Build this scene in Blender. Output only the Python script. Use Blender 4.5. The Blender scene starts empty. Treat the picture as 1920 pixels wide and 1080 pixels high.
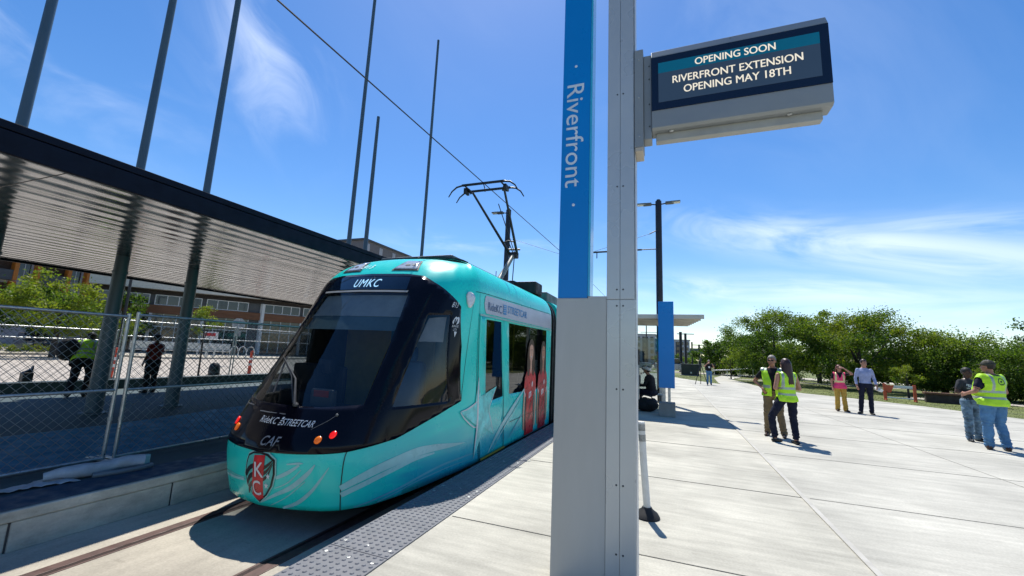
import bpy, bmesh, math, random
from mathutils import Vector, Matrix, geometry, noise, kdtree
R_ = math.radians
SC = bpy.context.scene
COL = SC.collection
random.seed(7)

# ---------------------------------------------------------------- camera
cam = bpy.data.cameras.new('camera')
cam.sensor_width = 36.0
cam.lens = 36.0 * 770.69 / 1920.0
cam.clip_start = 0.05
cam.clip_end = 4000
camo = bpy.data.objects.new('camera', cam)
COL.objects.link(camo)
right = Vector((0.93513822, 0.35171401, 0.04258841))
down = Vector((-0.01542403, 0.16051297, -0.98691321))
fwd = Vector((-0.35394719, 0.92224337, 0.15552666))
mw = Matrix.Identity(4)
for i in range(3):
    mw[i][0] = right[i]; mw[i][1] = -down[i]; mw[i][2] = -fwd[i]
mw.translation = Vector((0, 0, 1.52))
camo.matrix_world = mw
SC.camera = camo

# ---------------------------------------------------------------- sky, sun, exposure
SUN_AZ, SUN_EL = -25.0, 62.0        # azimuth from +Y towards +X
SC.view_settings.view_transform = 'Standard'
SC.view_settings.look = 'None'
SC.view_settings.gamma = 1.0
SC.view_settings.exposure = 0.54
SC.render.engine = 'CYCLES'
SC.cycles.max_bounces = 8
SC.cycles.transparent_max_bounces = 24
SC.cycles.caustics_reflective = False
SC.cycles.caustics_refractive = False
W = bpy.data.worlds.new('World'); SC.world = W
W.use_nodes = True
nt = W.node_tree; nt.nodes.clear()
def N(nt, typ, **kw):
    n = nt.nodes.new(typ)
    for k, v in kw.items(): setattr(n, k, v)
    return n
def build_world():
    L = nt.links
    out = N(nt, 'ShaderNodeOutputWorld'); bg = N(nt, 'ShaderNodeBackground')
    bg.inputs['Strength'].default_value = 0.125
    sky = N(nt, 'ShaderNodeTexSky', sky_type='NISHITA', sun_disc=False)
    sky.sun_elevation = R_(SUN_EL); sky.sun_rotation = R_(SUN_AZ)
    sky.air_density = 1.0; sky.dust_density = 0.25; sky.ozone_density = 1.8; sky.altitude = 200
    hs = N(nt, 'ShaderNodeHueSaturation'); hs.inputs['Hue'].default_value = 0.505; hs.inputs['Saturation'].default_value = 1.32; hs.inputs['Value'].default_value = 0.9; L.new(sky.outputs[0], hs.inputs['Color'])
    tc = N(nt, 'ShaderNodeTexCoord'); sp = N(nt, 'ShaderNodeSeparateXYZ')
    L.new(tc.outputs['Generated'], sp.inputs[0])
    def M(op, a, b=None, c=None, clamp=False):
        m = N(nt, 'ShaderNodeMath', operation=op); m.use_clamp = clamp
        for i, q in enumerate((a, b, c)):
            if q is None: continue
            if isinstance(q, (int, float)): m.inputs[i].default_value = q
            else: L.new(q, m.inputs[i])
        return m.outputs[0]
    def dot(v):
        d = N(nt, 'ShaderNodeVectorMath', operation='DOT_PRODUCT'); L.new(tc.outputs['Generated'], d.inputs[0]); d.inputs[1].default_value = v; return d.outputs['Value']
    def lobe(d, ax, ra, rb):
        """soft elliptical patch of sky around direction d, long axis ax"""
        d = Vector(d).normalized(); ax = Vector(ax); ax = (ax - d*ax.dot(d)).normalized(); bx = d.cross(ax)
        a = M('DIVIDE', dot(ax), ra); b = M('DIVIDE', dot(bx), rb)
        e = M('ADD', M('MULTIPLY', a, a), M('MULTIPLY', b, b)); f = M('MULTIPLY', M('GREATER_THAN', dot(d), 0.0), M('EXPONENT', M('MULTIPLY', e, -1.0)))
        return f
    def wisps(axis, sx, sy, scale, lo, hi, seed, dist=.8):
        axis = Vector(axis).normalized(); bz = axis.cross(Vector((0,0,1))).normalized() if abs(axis.z) < .95 else Vector((1,0,0)); cz = axis.cross(bz)
        cb = N(nt, 'ShaderNodeCombineXYZ'); L.new(M('MULTIPLY', dot(axis), sx), cb.inputs[0]); L.new(M('MULTIPLY', dot(bz), sy), cb.inputs[1]); L.new(M('MULTIPLY', dot(cz), sy), cb.inputs[2])
        mp = N(nt, 'ShaderNodeMapping'); mp.inputs['Location'].default_value = (seed, seed*.7, 0); L.new(cb.outputs[0], mp.inputs[0])
        n = N(nt, 'ShaderNodeTexNoise'); n.inputs['Scale'].default_value = scale; n.inputs['Detail'].default_value = 9; n.inputs['Roughness'].default_value = .56; n.inputs['Distortion'].default_value = dist
        L.new(mp.outputs[0], n.inputs['Vector'])
        r = N(nt, 'ShaderNodeMapRange', interpolation_type='SMOOTHSTEP'); L.new(n.outputs[0], r.inputs[0]); r.inputs[1].default_value = lo; r.inputs[2].default_value = hi
        return r.outputs[0]
    def px(x, y): return right*((x-960)/770.69) + down*((y-540)/770.69) + fwd
    c = None
    for (x0,y0), (x1,y1), ra, rb, amp, sx, sy, sc, lo, hi, seed in (
        ((505,130),(545,230),.12,.075,.50, 1.7,3.6,2.6,.36,.74,2.3),
        ((1640,465),(1910,495),.30,.040,.62, .9,6.0,2.2,.36,.66,5.1),
        ((1480,545),(1700,550),.30,.03,.45, .8,7.0,2.2,.38,.68,9.4),
        ((1750,430),(1900,425),.20,.03,.35, .9,7.0,2.4,.40,.70,3.3),
        ((1450,600),(1900,590),.60,.045,.35, .6,6.0,1.8,.36,.70,7.7),
        ((880,450),(980,455),.18,.03,.30, .9,6.0,2.4,.42,.70,1.2),
        ((20,60),(120,120),.18,.10,.25, 1.4,3.0,2.2,.45,.75,6.2),
        ((1250,60),(1100,20),.45,.22,.12, 1.0,2.0,1.6,.42,.75,4.4)):
        d = px(x0,y0); ax = px(x1,y1).normalized() - d.normalized()
        q = M('MULTIPLY', M('MULTIPLY', lobe(d, ax, ra, rb), wisps(ax, sx, sy, sc, lo, hi, seed)), amp)
        c = q if c is None else M('MAXIMUM', c, q)
    hz = M('POWER', M('SUBTRACT', 1.0, M('MAXIMUM', sp.outputs[2], 0.0), clamp=True), 9.0)
    cl = M('ADD', c, M('MULTIPLY', hz, 0.10), clamp=True)
    mx = N(nt, 'ShaderNodeMix', data_type='RGBA')
    L.new(cl, mx.inputs[0]); L.new(hs.outputs[0], mx.inputs[6])
    mx.inputs[7].default_value = (7.4, 7.9, 8.6, 1)
    L.new(mx.outputs[2], bg.inputs[0]); L.new(bg.outputs[0], out.inputs[0])
build_world()
sd = Vector((math.sin(R_(SUN_AZ)) * math.cos(R_(SUN_EL)), math.cos(R_(SUN_AZ)) * math.cos(R_(SUN_EL)), math.sin(R_(SUN_EL))))
sl = bpy.data.lights.new('sun', 'SUN'); sl.energy = 4.5; sl.angle = R_(0.5); sl.color = (1.0, 0.96, 0.88)
so = bpy.data.objects.new('sun', sl); COL.objects.link(so)
so.rotation_euler = (-sd).to_track_quat('-Z', 'Y').to_euler(); so.location = sd * 50

# ---------------------------------------------------------------- materials
def lin(h):
    h = h.lstrip('#'); r = []
    for i in (0, 2, 4):
        c = int(h[i:i+2], 16) / 255
        r.append(c / 12.92 if c <= .04045 else ((c + .055) / 1.055) ** 2.4)
    return tuple(r)
MATS = {}
def pm(name, col, rough=.5, metal=0.0, var=.12, vs=6.0, bump=0.0, bs=60.0, spec=.5, coat=0.0, emit=None, es=1.0, stretch=None, ior=None):
    """principled procedural material: base colour broken up by two noises, optional bump"""
    if name in MATS: return MATS[name]
    m = bpy.data.materials.new(name); m.use_nodes = True; MATS[name] = m
    t = m.node_tree; b = t.nodes['Principled BSDF']; L = t.links
    if isinstance(col, str): col = lin(col)
    tc = N(t, 'ShaderNodeTexCoord'); src = tc.outputs['Object']
    if stretch:
        mp = N(t, 'ShaderNodeMapping'); mp.inputs['Scale'].default_value = stretch; L.new(src, mp.inputs[0]); src = mp.outputs[0]
    n = N(t, 'ShaderNodeTexNoise'); n.inputs['Scale'].default_value = vs; n.inputs['Detail'].default_value = 6; n.inputs['Roughness'].default_value = .6
    L.new(src, n.inputs['Vector'])
    mr = N(t, 'ShaderNodeMapRange'); L.new(n.outputs[0], mr.inputs[0])
    mr.inputs[1].default_value = .3; mr.inputs[2].default_value = .7
    mr.inputs[3].default_value = 1 - var; mr.inputs[4].default_value = 1 + var
    mu = N(t, 'ShaderNodeMix', data_type='RGBA', blend_type='MULTIPLY'); mu.inputs[0].default_value = 1
    mu.inputs[6].default_value = (*col, 1); L.new(mr.outputs[0], mu.inputs[7])
    L.new(mu.outputs[2], b.inputs['Base Color'])
    n2 = N(t, 'ShaderNodeTexNoise'); n2.inputs['Scale'].default_value = vs*.8 + 1.5; n2.inputs['Detail'].default_value = 3; n2.inputs['Roughness'].default_value = .5; L.new(src, n2.inputs['Vector'])
    r2 = N(t, 'ShaderNodeMapRange'); L.new(n2.outputs[0], r2.inputs[0]); r2.inputs[1].default_value = .3; r2.inputs[2].default_value = .7; r2.inputs[3].default_value = rough*.75; r2.inputs[4].default_value = min(1, rough*1.3); L.new(r2.outputs[0], b.inputs['Roughness'])
    b.inputs['Metallic'].default_value = metal
    b.inputs['Specular IOR Level'].default_value = spec
    if ior: b.inputs['IOR'].default_value = ior
    b.inputs['Coat Weight'].default_value = coat; b.inputs['Coat Roughness'].default_value = .05
    if emit: 
        b.inputs['Emission Color'].default_value = (*lin(emit), 1); b.inputs['Emission Strength'].default_value = es
    if bump:
        nb = N(t, 'ShaderNodeTexNoise'); nb.inputs['Scale'].default_value = bs; nb.inputs['Detail'].default_value = 4
        L.new(src, nb.inputs['Vector'])
        bp = N(t, 'ShaderNodeBump'); bp.inputs['Strength'].default_value = bump; bp.inputs['Distance'].default_value = .02
        L.new(nb.outputs[0], bp.inputs['Height']); L.new(bp.outputs[0], b.inputs['Normal'])
    return m
def glass(name, tint, refl=.06, rough=0.02):
    if name in MATS: return MATS[name]
    m = bpy.data.materials.new(name); m.use_nodes = True; MATS[name] = m
    t = m.node_tree; t.nodes.clear(); L = t.links
    o = N(t, 'ShaderNodeOutputMaterial'); tr = N(t, 'ShaderNodeBsdfTransparent'); gl = N(t, 'ShaderNodeBsdfGlossy')
    tr.inputs[0].default_value = (*tint, 1); gl.inputs['Roughness'].default_value = rough
    ge = N(t, 'ShaderNodeNewGeometry'); dt = N(t, 'ShaderNodeVectorMath', operation='DOT_PRODUCT'); L.new(ge.outputs['Normal'], dt.inputs[0]); L.new(ge.outputs['Incoming'], dt.inputs[1])
    def mm(op, a, b=None):
        q = N(t, 'ShaderNodeMath', operation=op)
        for i, z in enumerate((a, b)):
            if z is None: continue
            if isinstance(z, (int, float)): q.inputs[i].default_value = z
            else: L.new(z, q.inputs[i])
        return q.outputs[0]
    fr_ = mm('ADD', mm('MULTIPLY', mm('POWER', mm('SUBTRACT', 1.0, mm('ABSOLUTE', dt.outputs['Value'])), 5.0), .95), .045)
    nz = N(t, 'ShaderNodeTexNoise'); nz.inputs['Scale'].default_value = 3.0
    ma = N(t, 'ShaderNodeMath', operation='MULTIPLY_ADD'); L.new(nz.outputs[0], ma.inputs[0]); ma.inputs[1].default_value = .03; L.new(fr_, ma.inputs[2])
    mx = N(t, 'ShaderNodeMixShader'); L.new(ma.outputs[0], mx.inputs[0]); L.new(tr.outputs[0], mx.inputs[1]); L.new(gl.outputs[0], mx.inputs[2])
    L.new(mx.outputs[0], o.inputs[0])
    return m

# ---------------------------------------------------------------- mesh builder
class MB:
    def __init__(s): s.v = []; s.f = []; s.m = []
    def add(s, vs, fs, mi=0):
        o = len(s.v); s.v += [tuple(v) for v in vs]
        for f in fs: s.f.append(tuple(i + o for i in f)); s.m.append(mi)
        return s
    def box(s, x0, y0, z0, x1, y1, z1, mi=0):
        v = [(x0,y0,z0),(x1,y0,z0),(x1,y1,z0),(x0,y1,z0),(x0,y0,z1),(x1,y0,z1),(x1,y1,z1),(x0,y1,z1)]
        return s.add(v, [(3,2,1,0),(4,5,6,7),(0,1,5,4),(1,2,6,5),(2,3,7,6),(3,0,4,7)], mi)
    def bbox(s, x0, y0, z0, x1, y1, z1, b=.01, mi=0):
        """box with chamfered edges"""
        bm = bmesh.new(); bmesh.ops.create_cube(bm, size=1)
        for v in bm.verts:
            v.co = Vector(((x0+x1)/2 + v.co.x*(x1-x0), (y0+y1)/2 + v.co.y*(y1-y0), (z0+z1)/2 + v.co.z*(z1-z0)))
        bmesh.ops.bevel(bm, geom=list(bm.edges), offset=b, segments=2, affect='EDGES', profile=.5)
        bm.verts.index_update()
        s.add([v.co for v in bm.verts], [[v.index for v in f.verts] for f in bm.faces], mi); bm.free(); return s
    def tube(s, pts, r, n=8, mi=0, caps=True):
        pts = [Vector(p) for p in pts]
        rs = r if isinstance(r, (list, tuple)) else [r] * len(pts)
        d0 = (pts[1] - pts[0]).normalized()
        a = d0.orthogonal().normalized(); rings = []; o = len(s.v)
        for i, p in enumerate(pts):
            d = (pts[min(i+1, len(pts)-1)] - pts[max(i-1, 0)])
            if d.length < 1e-9: d = d0
            d.normalize(); a = (a - d * a.dot(d)).normalized(); b = d.cross(a)
            for k in range(n):
                t = 2 * math.pi * k / n
                s.v.append(tuple(p + (a * math.cos(t) + b * math.sin(t)) * rs[i]))
        for i in range(len(pts) - 1):
            for k in range(n):
                s.f.append((o+i*n+k, o+i*n+(k+1)%n, o+(i+1)*n+(k+1)%n, o+(i+1)*n+k)); s.m.append(mi)
        if caps:
            s.f.append(tuple(o + k for k in reversed(range(n)))); s.m.append(mi)
            e = o + (len(pts)-1)*n; s.f.append(tuple(e + k for k in range(n))); s.m.append(mi)
        return s
    def beam(s, p, q, w, h, mi=0, up=(0,0,1)):
        p = Vector(p); q = Vector(q); d = (q-p).normalized(); u = Vector(up)
        x = d.cross(u).normalized(); z = x.cross(d)
        vs = []
        for c in (p, q):
            for a, b in ((-1,-1),(1,-1),(1,1),(-1,1)): vs.append(c + x*a*w/2 + z*b*h/2)
        return s.add(vs, [(3,2,1,0),(4,5,6,7),(0,1,5,4),(1,2,6,5),(2,3,7,6),(3,0,4,7)], mi)
    def lathe(s, prof, n=16, c=(0,0,0), mi=0):
        o = len(s.v); k = len(prof)
        for r, z in prof:
            for i in range(n):
                t = 2*math.pi*i/n; s.v.append((c[0]+r*math.cos(t), c[1]+r*math.sin(t), c[2]+z))
        for j in range(k-1):
            for i in range(n):
                s.f.append((o+j*n+i, o+j*n+(i+1)%n, o+(j+1)*n+(i+1)%n, o+(j+1)*n+i)); s.m.append(mi)
        s.f.append(tuple(o+i for i in reversed(range(n)))); s.m.append(mi)
        s.f.append(tuple(o+(k-1)*n+i for i in range(n))); s.m.append(mi)
        return s
    def prism(s, poly, axis, a, b, mi=0):
        """extrude a 2-D polygon along an axis between a and b; poly gives the two other coordinates in xyz order"""
        def P(u, w, t): return {'x': (t,u,w), 'y': (u,t,w), 'z': (u,w,t)}[axis]
        n = len(poly); vs = [P(u,w,a) for u,w in poly] + [P(u,w,b) for u,w in poly]
        return s.add(vs, [tuple(reversed(range(n))), tuple(range(n, 2*n))] + [(i,(i+1)%n,n+(i+1)%n,n+i) for i in range(n)], mi)
    def ell(s, c, rx, ry, rz, n=12, k=8, mi=0, rot=None):
        o = len(s.v); c = Vector(c)
        for j in range(1, k):
            ph = math.pi*j/k
            for i in range(n):
                t = 2*math.pi*i/n; p = Vector((rx*math.sin(ph)*math.cos(t), ry*math.sin(ph)*math.sin(t), rz*math.cos(ph)))
                if rot: p = rot @ p
                s.v.append(tuple(c+p))
        tp = Vector((0,0,rz)); bt = Vector((0,0,-rz))
        if rot: tp = rot @ tp; bt = rot @ bt
        s.v.append(tuple(c+tp)); s.v.append(tuple(c+bt)); T = len(s.v)-2
        for j in range(k-2):
            for i in range(n):
                s.f.append((o+j*n+i, o+(j+1)*n+i, o+(j+1)*n+(i+1)%n, o+j*n+(i+1)%n)); s.m.append(mi)
        for i in range(n):
            s.f.append((T, o+i, o+(i+1)%n)); s.m.append(mi)
            s.f.append((T+1, o+(k-2)*n+(i+1)%n, o+(k-2)*n+i)); s.m.append(mi)
        return s
    def build(s, name, mats, parent=None, smooth=False, world=False, bevel=0, fix=True):
        me = bpy.data.meshes.new(name); vs = s.v
        if world and parent is not None:
            off = Vector((0,0,0)); q = parent
            while q is not None: off += q.location; q = q.parent
            vs = [(x-off.x, y-off.y, z-off.z) for x, y, z in vs]
        me.from_pydata(vs, [], s.f); me.update()
        if not isinstance(mats, (list, tuple)): mats = [mats]
        for m in mats: me.materials.append(m)
        me.polygons.foreach_set('material_index', s.m)
        if fix:
            bm = bmesh.new(); bm.from_mesh(me); bmesh.ops.recalc_face_normals(bm, faces=bm.faces); bm.to_mesh(me); bm.free()
        o = bpy.data.objects.new(name, me); COL.objects.link(o)
        if smooth:
            me.polygons.foreach_set('use_smooth', [True]*len(me.polygons))
            try: me.set_sharp_from_angle(angle=R_(40))
            except Exception: pass
        if parent is not None: o.parent = parent
        if bevel:
            b = o.modifiers.new('edge', 'BEVEL'); b.width = bevel; b.segments = 2; b.limit_method = 'ANGLE'
        return o
def tag(o, label, cat, group=None):
    o['label'] = label; o['category'] = cat
    if group: o['group'] = group
    return o
def thing(name, label, cat, loc=(0,0,0), rz=0, group=None):
    o = bpy.data.objects.new(name, None); COL.objects.link(o)
    o.location = loc; o.rotation_euler = (0,0,rz); o.empty_display_size = .2
    return tag(o, label, cat, group)
def struct(name, mb, mats, **kw):
    o = mb.build(name, mats, **kw); o['kind'] = 'structure'; return o
def dup(root, loc, rz=0, label=None, group=None):
    r = root.copy(); COL.objects.link(r); r.location = loc; r.rotation_euler = (0,0,rz)
    if label: r['label'] = label
    if group: r['group'] = group
    for ch in list(root.children):
        c = ch.copy(); COL.objects.link(c); c.parent = r
        for g in list(ch.children):
            d = g.copy(); COL.objects.link(d); d.parent = c
    return r
def text2d(body, size, align='CENTER', shear=0, bold=0.0, spacing=1.0):
    """flat lettering: (verts2d, faces)"""
    cu = bpy.data.curves.new('t', 'FONT'); cu.body = body; cu.size = size; cu.align_x = align; cu.shear = shear
    cu.offset = bold * size; cu.space_character = spacing; cu.resolution_u = 4; cu.fill_mode = 'FRONT'
    ob = bpy.data.objects.new('t', cu); COL.objects.link(ob)
    dg = bpy.context.evaluated_depsgraph_get(); dg.update()
    me = bpy.data.meshes.new_from_object(ob.evaluated_get(dg))
    v = [(p.co.x, p.co.y) for p in me.vertices]; f = [tuple(p.vertices) for p in me.polygons]
    bpy.data.objects.remove(ob); bpy.data.curves.remove(cu); bpy.data.meshes.remove(me)
    return v, f
def fit_text(body, w, h, **kw):
    v, f = text2d(body, 1.0, **kw)
    x0 = min(p[0] for p in v); x1 = max(p[0] for p in v); y0 = min(p[1] for p in v); y1 = max(p[1] for p in v)
    return [((x-(x0+x1)/2)/(x1-x0)*w, (y-(y0+y1)/2)/(y1-y0)*h) for x, y in v], f
def plane_text(mb, vf, fn, mi=0):
    v, f = vf; mb.add([fn(x, y) for x, y in v], f, mi); return mb
def inpoly(p, poly):
    x, y = p; c = False; n = len(poly); j = n-1
    for i in range(n):
        xi, yi = poly[i]; xj, yj = poly[j]
        if (yi > y) != (yj > y) and x < (xj-xi)*(y-yi)/(yj-yi)+xi: c = not c
        j = i
    return c
def resample(poly, sp):
    out = []
    for i in range(len(poly)):
        a = Vector(poly[i]); b = Vector(poly[(i+1) % len(poly)]); n = max(1, int(math.ceil((b-a).length/sp)))
        for k in range(n): out.append(tuple(a + (b-a)*k/n))
    return out
def smooth_poly(poly, it=2):
    """Chaikin corner cutting of a closed polygon"""
    for _ in range(it):
        q = []
        for i in range(len(poly)):
            a = poly[i]; b = poly[(i+1) % len(poly)]
            q += [(a[0]*.75+b[0]*.25, a[1]*.75+b[1]*.25), (a[0]*.25+b[0]*.75, a[1]*.25+b[1]*.75)]
        poly = q
    return poly
def tri_region(poly, holes=(), sp=.08):
    loops = [resample(poly, sp)] + [resample(h, sp) for h in holes]
    V = []; E = []
    for lp in loops:
        o = len(V); V += lp; E += [(o+i, o+(i+1) % len(lp)) for i in range(len(lp))]
    nb = len(V); bpts = list(V)
    x0 = min(p[0] for p in loops[0]); x1 = max(p[0] for p in loops[0]); y0 = min(p[1] for p in loops[0]); y1 = max(p[1] for p in loops[0])
    kd = kdtree.KDTree(nb)
    for i, p in enumerate(bpts): kd.insert((p[0], p[1], 0), i)
    kd.balance(); row = 0; y = y0 + sp/2
    while y < y1:
        x = x0 + (sp/2 if row % 2 else 0)
        while x < x1:
            if inpoly((x,y), loops[0]) and not any(inpoly((x,y), h) for h in loops[1:]) and kd.find((x,y,0))[2] > sp*.45: V.append((x,y))
            x += sp
        y += sp*.87; row += 1
    v, e, f, *_ = geometry.delaunay_2d_cdt([Vector(p) for p in V], E, [], 0, 1e-6)
    F = []
    for t in f:
        c = (sum(v[i][0] for i in t)/len(t), sum(v[i][1] for i in t)/len(t))
        if inpoly(c, loops[0]) and not any(inpoly(c, h) for h in loops[1:]): F.append(tuple(t))
    return [tuple(p) for p in v], F
# ================================================================ SETTING
def concrete(name, col, streak=(.35, 3.0, 1), vs=1.6, stain=.16, fine=.10, streaks=.12, rough=.85):
    if name in MATS: return MATS[name]
    m = bpy.data.materials.new(name); m.use_nodes = True; MATS[name] = m
    t = m.node_tree; b = t.nodes['Principled BSDF']; L = t.links
    if isinstance(col, str): col = lin(col)
    tc = N(t, 'ShaderNodeTexCoord')
    def nz(scale, st=None, det=6, ro=.6):
        n = N(t, 'ShaderNodeTexNoise'); n.inputs['Scale'].default_value = scale; n.inputs['Detail'].default_value = det; n.inputs['Roughness'].default_value = ro
        if st:
            mp = N(t, 'ShaderNodeMapping'); mp.inputs['Scale'].default_value = st; L.new(tc.outputs['Object'], mp.inputs[0]); L.new(mp.outputs[0], n.inputs['Vector'])
        else: L.new(tc.outputs['Object'], n.inputs['Vector'])
        return n
    def rng(n, amt, lo=.3, hi=.7):
        r = N(t, 'ShaderNodeMapRange'); L.new(n.outputs[0], r.inputs[0]); r.inputs[1].default_value = lo; r.inputs[2].default_value = hi
        r.inputs[3].default_value = 1-amt; r.inputs[4].default_value = 1+amt; return r
    big = rng(nz(vs*.35), stain); st = rng(nz(vs*2.2, streak), streaks, .25, .75); fi = rng(nz(55, None, 3), fine, .2, .8)
    a = N(t, 'ShaderNodeMath', operation='MULTIPLY'); L.new(big.outputs[0], a.inputs[0]); L.new(st.outputs[0], a.inputs[1])
    c = N(t, 'ShaderNodeMath', operation='MULTIPLY'); L.new(a.outputs[0], c.inputs[0]); L.new(fi.outputs[0], c.inputs[1])
    mu = N(t, 'ShaderNodeMix', data_type='RGBA', blend_type='MULTIPLY'); mu.inputs[0].default_value = 1
    mu.inputs[6].default_value = (*col, 1); L.new(c.outputs[0], mu.inputs[7]); 
    # sparse dark specks and scuffs
    sp = nz(7, (.6,1.6,1), 8, .75); cr = N(t, 'ShaderNodeValToRGB'); L.new(sp.outputs[0], cr.inputs[0])
    cr.color_ramp.elements[0].position = .60; cr.color_ramp.elements[1].position = .78
    mx = N(t, 'ShaderNodeMix', data_type='RGBA'); mfac = N(t, 'ShaderNodeMath', operation='MULTIPLY'); L.new(cr.outputs[0], mfac.inputs[0]); mfac.inputs[1].default_value = .6
    L.new(mfac.outputs[0], mx.inputs[0]); L.new(mu.outputs[2], mx.inputs[6]); mx.inputs[7].default_value = (col[0]*.45, col[1]*.44, col[2]*.42, 1)
    L.new(mx.outputs[2], b.inputs['Base Color']); b.inputs['Roughness'].default_value = rough
    bp = N(t, 'ShaderNodeBump'); bp.inputs['Strength'].default_value = .25; bp.inputs['Distance'].default_value = .01
    L.new(nz(30, streak, 5).outputs[0], bp.inputs['Height']); L.new(bp.outputs[0], b.inputs['Normal'])
    return m
M_plaza = concrete('plaza_concrete', (.405,.388,.328), stain=.30, streaks=.19, fine=.14)
M_plaza2 = concrete('plaza_concrete_grey', (.395,.381,.330), streak=(.3,2.2,1), streaks=.17, stain=.24, fine=.14)
M_bed = concrete('trackbed_concrete', (.36,.325,.265), streak=(2.5,.4,1), stain=.34, fine=.16)
M_curb = concrete('curb_concrete', (.46,.44,.37), streak=(1,.6,2.0), stain=.42, streaks=.3, vs=2.4)
M_road = concrete('road_concrete', (.36,.315,.265), streak=(1,1,1), stain=.1)
M_walk = concrete('sidewalk_concrete', (.42,.38,.31), streak=(1,1,1), stain=.1)
M_floor = concrete('west_platform_concrete', (.042,.07,.076), streak=(1.5,.5,1), stain=.25, rough=.7)  # concrete kept dark: the canopy's shade is partly in this colour
M_joint = pm('joint_filler', (.19,.18,.155), .9)
M_ridge = pm('joint_sealant', (.40,.385,.345), .8)
M_tact = pm('tactile_grey', (.125,.13,.145), .55, var=.12, vs=9)
M_tact2 = pm('tactile_dark', (.012,.048,.09), .6, var=.15, vs=9)
M_steel = pm('galvanised_steel', (.42,.43,.43), .42, .75, var=.2, vs=25)
M_rust = pm('rail_rust', (.022,.010,.008), .65, .3, var=.35, vs=14, bump=.2)
M_railtop = pm('rail_head', (.085,.045,.038), .6, .1, var=.3, vs=10)
M_black = pm('black_paint', (.012,.012,.016), .45)
M_grass = pm('lawn_grass', (.105,.125,.022), .9, var=.45, vs=.9, bump=.6, bs=40)
M_dirt = pm('ground_dry_grass', (.15,.14,.07), .95, var=.35, vs=.12)

m = MB(); m.add([(-2500,-2500,-.42),(2500,-2500,-.42),(2500,2500,-.42),(-2500,2500,-.42)], [(0,1,2,3)]); struct('ground', m, M_dirt)
# lawn
m = MB(); m.add([(-2.46,-30,-.03),(140,-30,-.03),(140,130,-.03),(-2.46,130,-.03)], [(0,1,2,3)]); struct('lawn', m, M_grass)
# plaza slab
PLZ = [(-2.46,-10),(26,-10),(22,0),(18,8.5),(14.3,15.5),(11.51,20.16),(10.24,23.34),(8.57,25.76),(7.02,27.36),(5.85,29.6),(5.6,33),(5.5,38),(5.2,42),(7.5,52),(5.5,52),(3.98,44.0),(3.6,38),(3.4,34.5),(3.35,32.4),(2.9,33.1),(2.05,35.3),(1.06,37.9),(.2,41),(-.4,46),(-2.46,50)]
v, f = tri_region(PLZ, (), 3.0)
m = MB(); m.add([(x,y,0) for x,y in v], [t for t in f], 0)
n = len(PLZ); m.add([(x,y,0) for x,y in PLZ] + [(x,y,-.4) for x,y in PLZ], [(i,(i+1)%n,n+(i+1)%n,n+i) for i in range(n)], 0)
struct('plaza', m, M_plaza)
# the greyer field right of the long joint, a sheet 4 mm above
P2 = [(1.46,-10)] + [p for p in PLZ[1:13]] + [(3.5,40),(3.35,32.4),(1.46,36.8)]
P2 = [(1.46,-9.9),(25.8,-9.9),(21.8,0),(17.8,8.4),(14.1,15.4),(11.35,20.05),(10.08,23.2),(8.42,25.6),(6.87,27.2),(5.7,29.5),(5.45,33),(5.35,38),(3.75,38),(3.5,32.2),(2.8,32.9),(1.95,35.2),(1.46,36.4)]
v, f = tri_region(P2, (), 3.0); m = MB(); m.add([(x,y,.004) for x,y in v], f); struct('plaza_field', m, M_plaza2)
# joints
m = MB()
ys = [1.26, 3.66, 5.98, 8.46, 11.0, 13.45, 15.9, 18.4, 20.9, 23.4, 26, 28.5]
for y in ys: m.box(-1.9, y-.004, .001, 1.42, y+.004, .005)
for y in ys:
    if y > 2: m.box(1.5, y-.003, .005, min(14, 21.5-.45*y), y+.003, .008)
m.box(4.497, -2, .005, 4.503, 33, .008)
struct('pavement_joints', m, M_joint)
m = MB(); m.bbox(1.415, -6, 0, 1.465, 36, .013, .004); struct('pavement_seam', m, M_ridge)

# tactile strip along the platform edge
def tactile():
    m = MB(); y = -.30
    k = 0
    while y < 30:
        y1 = y + 1.52
        m.bbox(-2.455, y+.003, -.02, -1.925, y1-.003, .010, .003)
        if y < 14:
            if y1 < 6.3:
                nx, ny = 9, 26
                for i in range(nx):
                    for j in range(ny):
                        cx = -2.455 + .53*(i+.5)/nx; cy = y + 1.52*(j+.5)/ny
                        o = len(m.v); q = 8
                        for r, z in ((.017,.010),(.0105,.0165)):
                            for a in range(q): m.v.append((cx+r*math.cos(a*math.pi/4), cy+r*math.sin(a*math.pi/4), z))
                        for a in range(q): m.f.append((o+a,o+(a+1)%q,o+q+(a+1)%q,o+q+a)); m.m.append(0)
                        m.f.append(tuple(o+q+a for a in range(q))); m.m.append(0)
            else:
                for i in range(7):
                    cx = -2.455 + .53*(i+.5)/7
                    m.bbox(cx-.018, y+.03, .009, cx+.018, y1-.03, .0165, .003)
        if k % 1 == 0 and y < 8:
            for cx in (-2.40,-2.19,-1.98):
                for cy in (y+.10, y1-.10):
                    m.lathe([(.016,.010),(.016,.0135),(.010,.0145)], 10, (cx,cy,0), 1)
        y = y1; k += 1
    return m
o = tactile().build('tactile_paving', [M_tact, M_steel]); o['kind'] = 'structure'
m = MB(); m.bbox(-2.475, -.3, -.36, -2.456, 40, -.021, .003); struct('platform_edge', m, M_curb)

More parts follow.
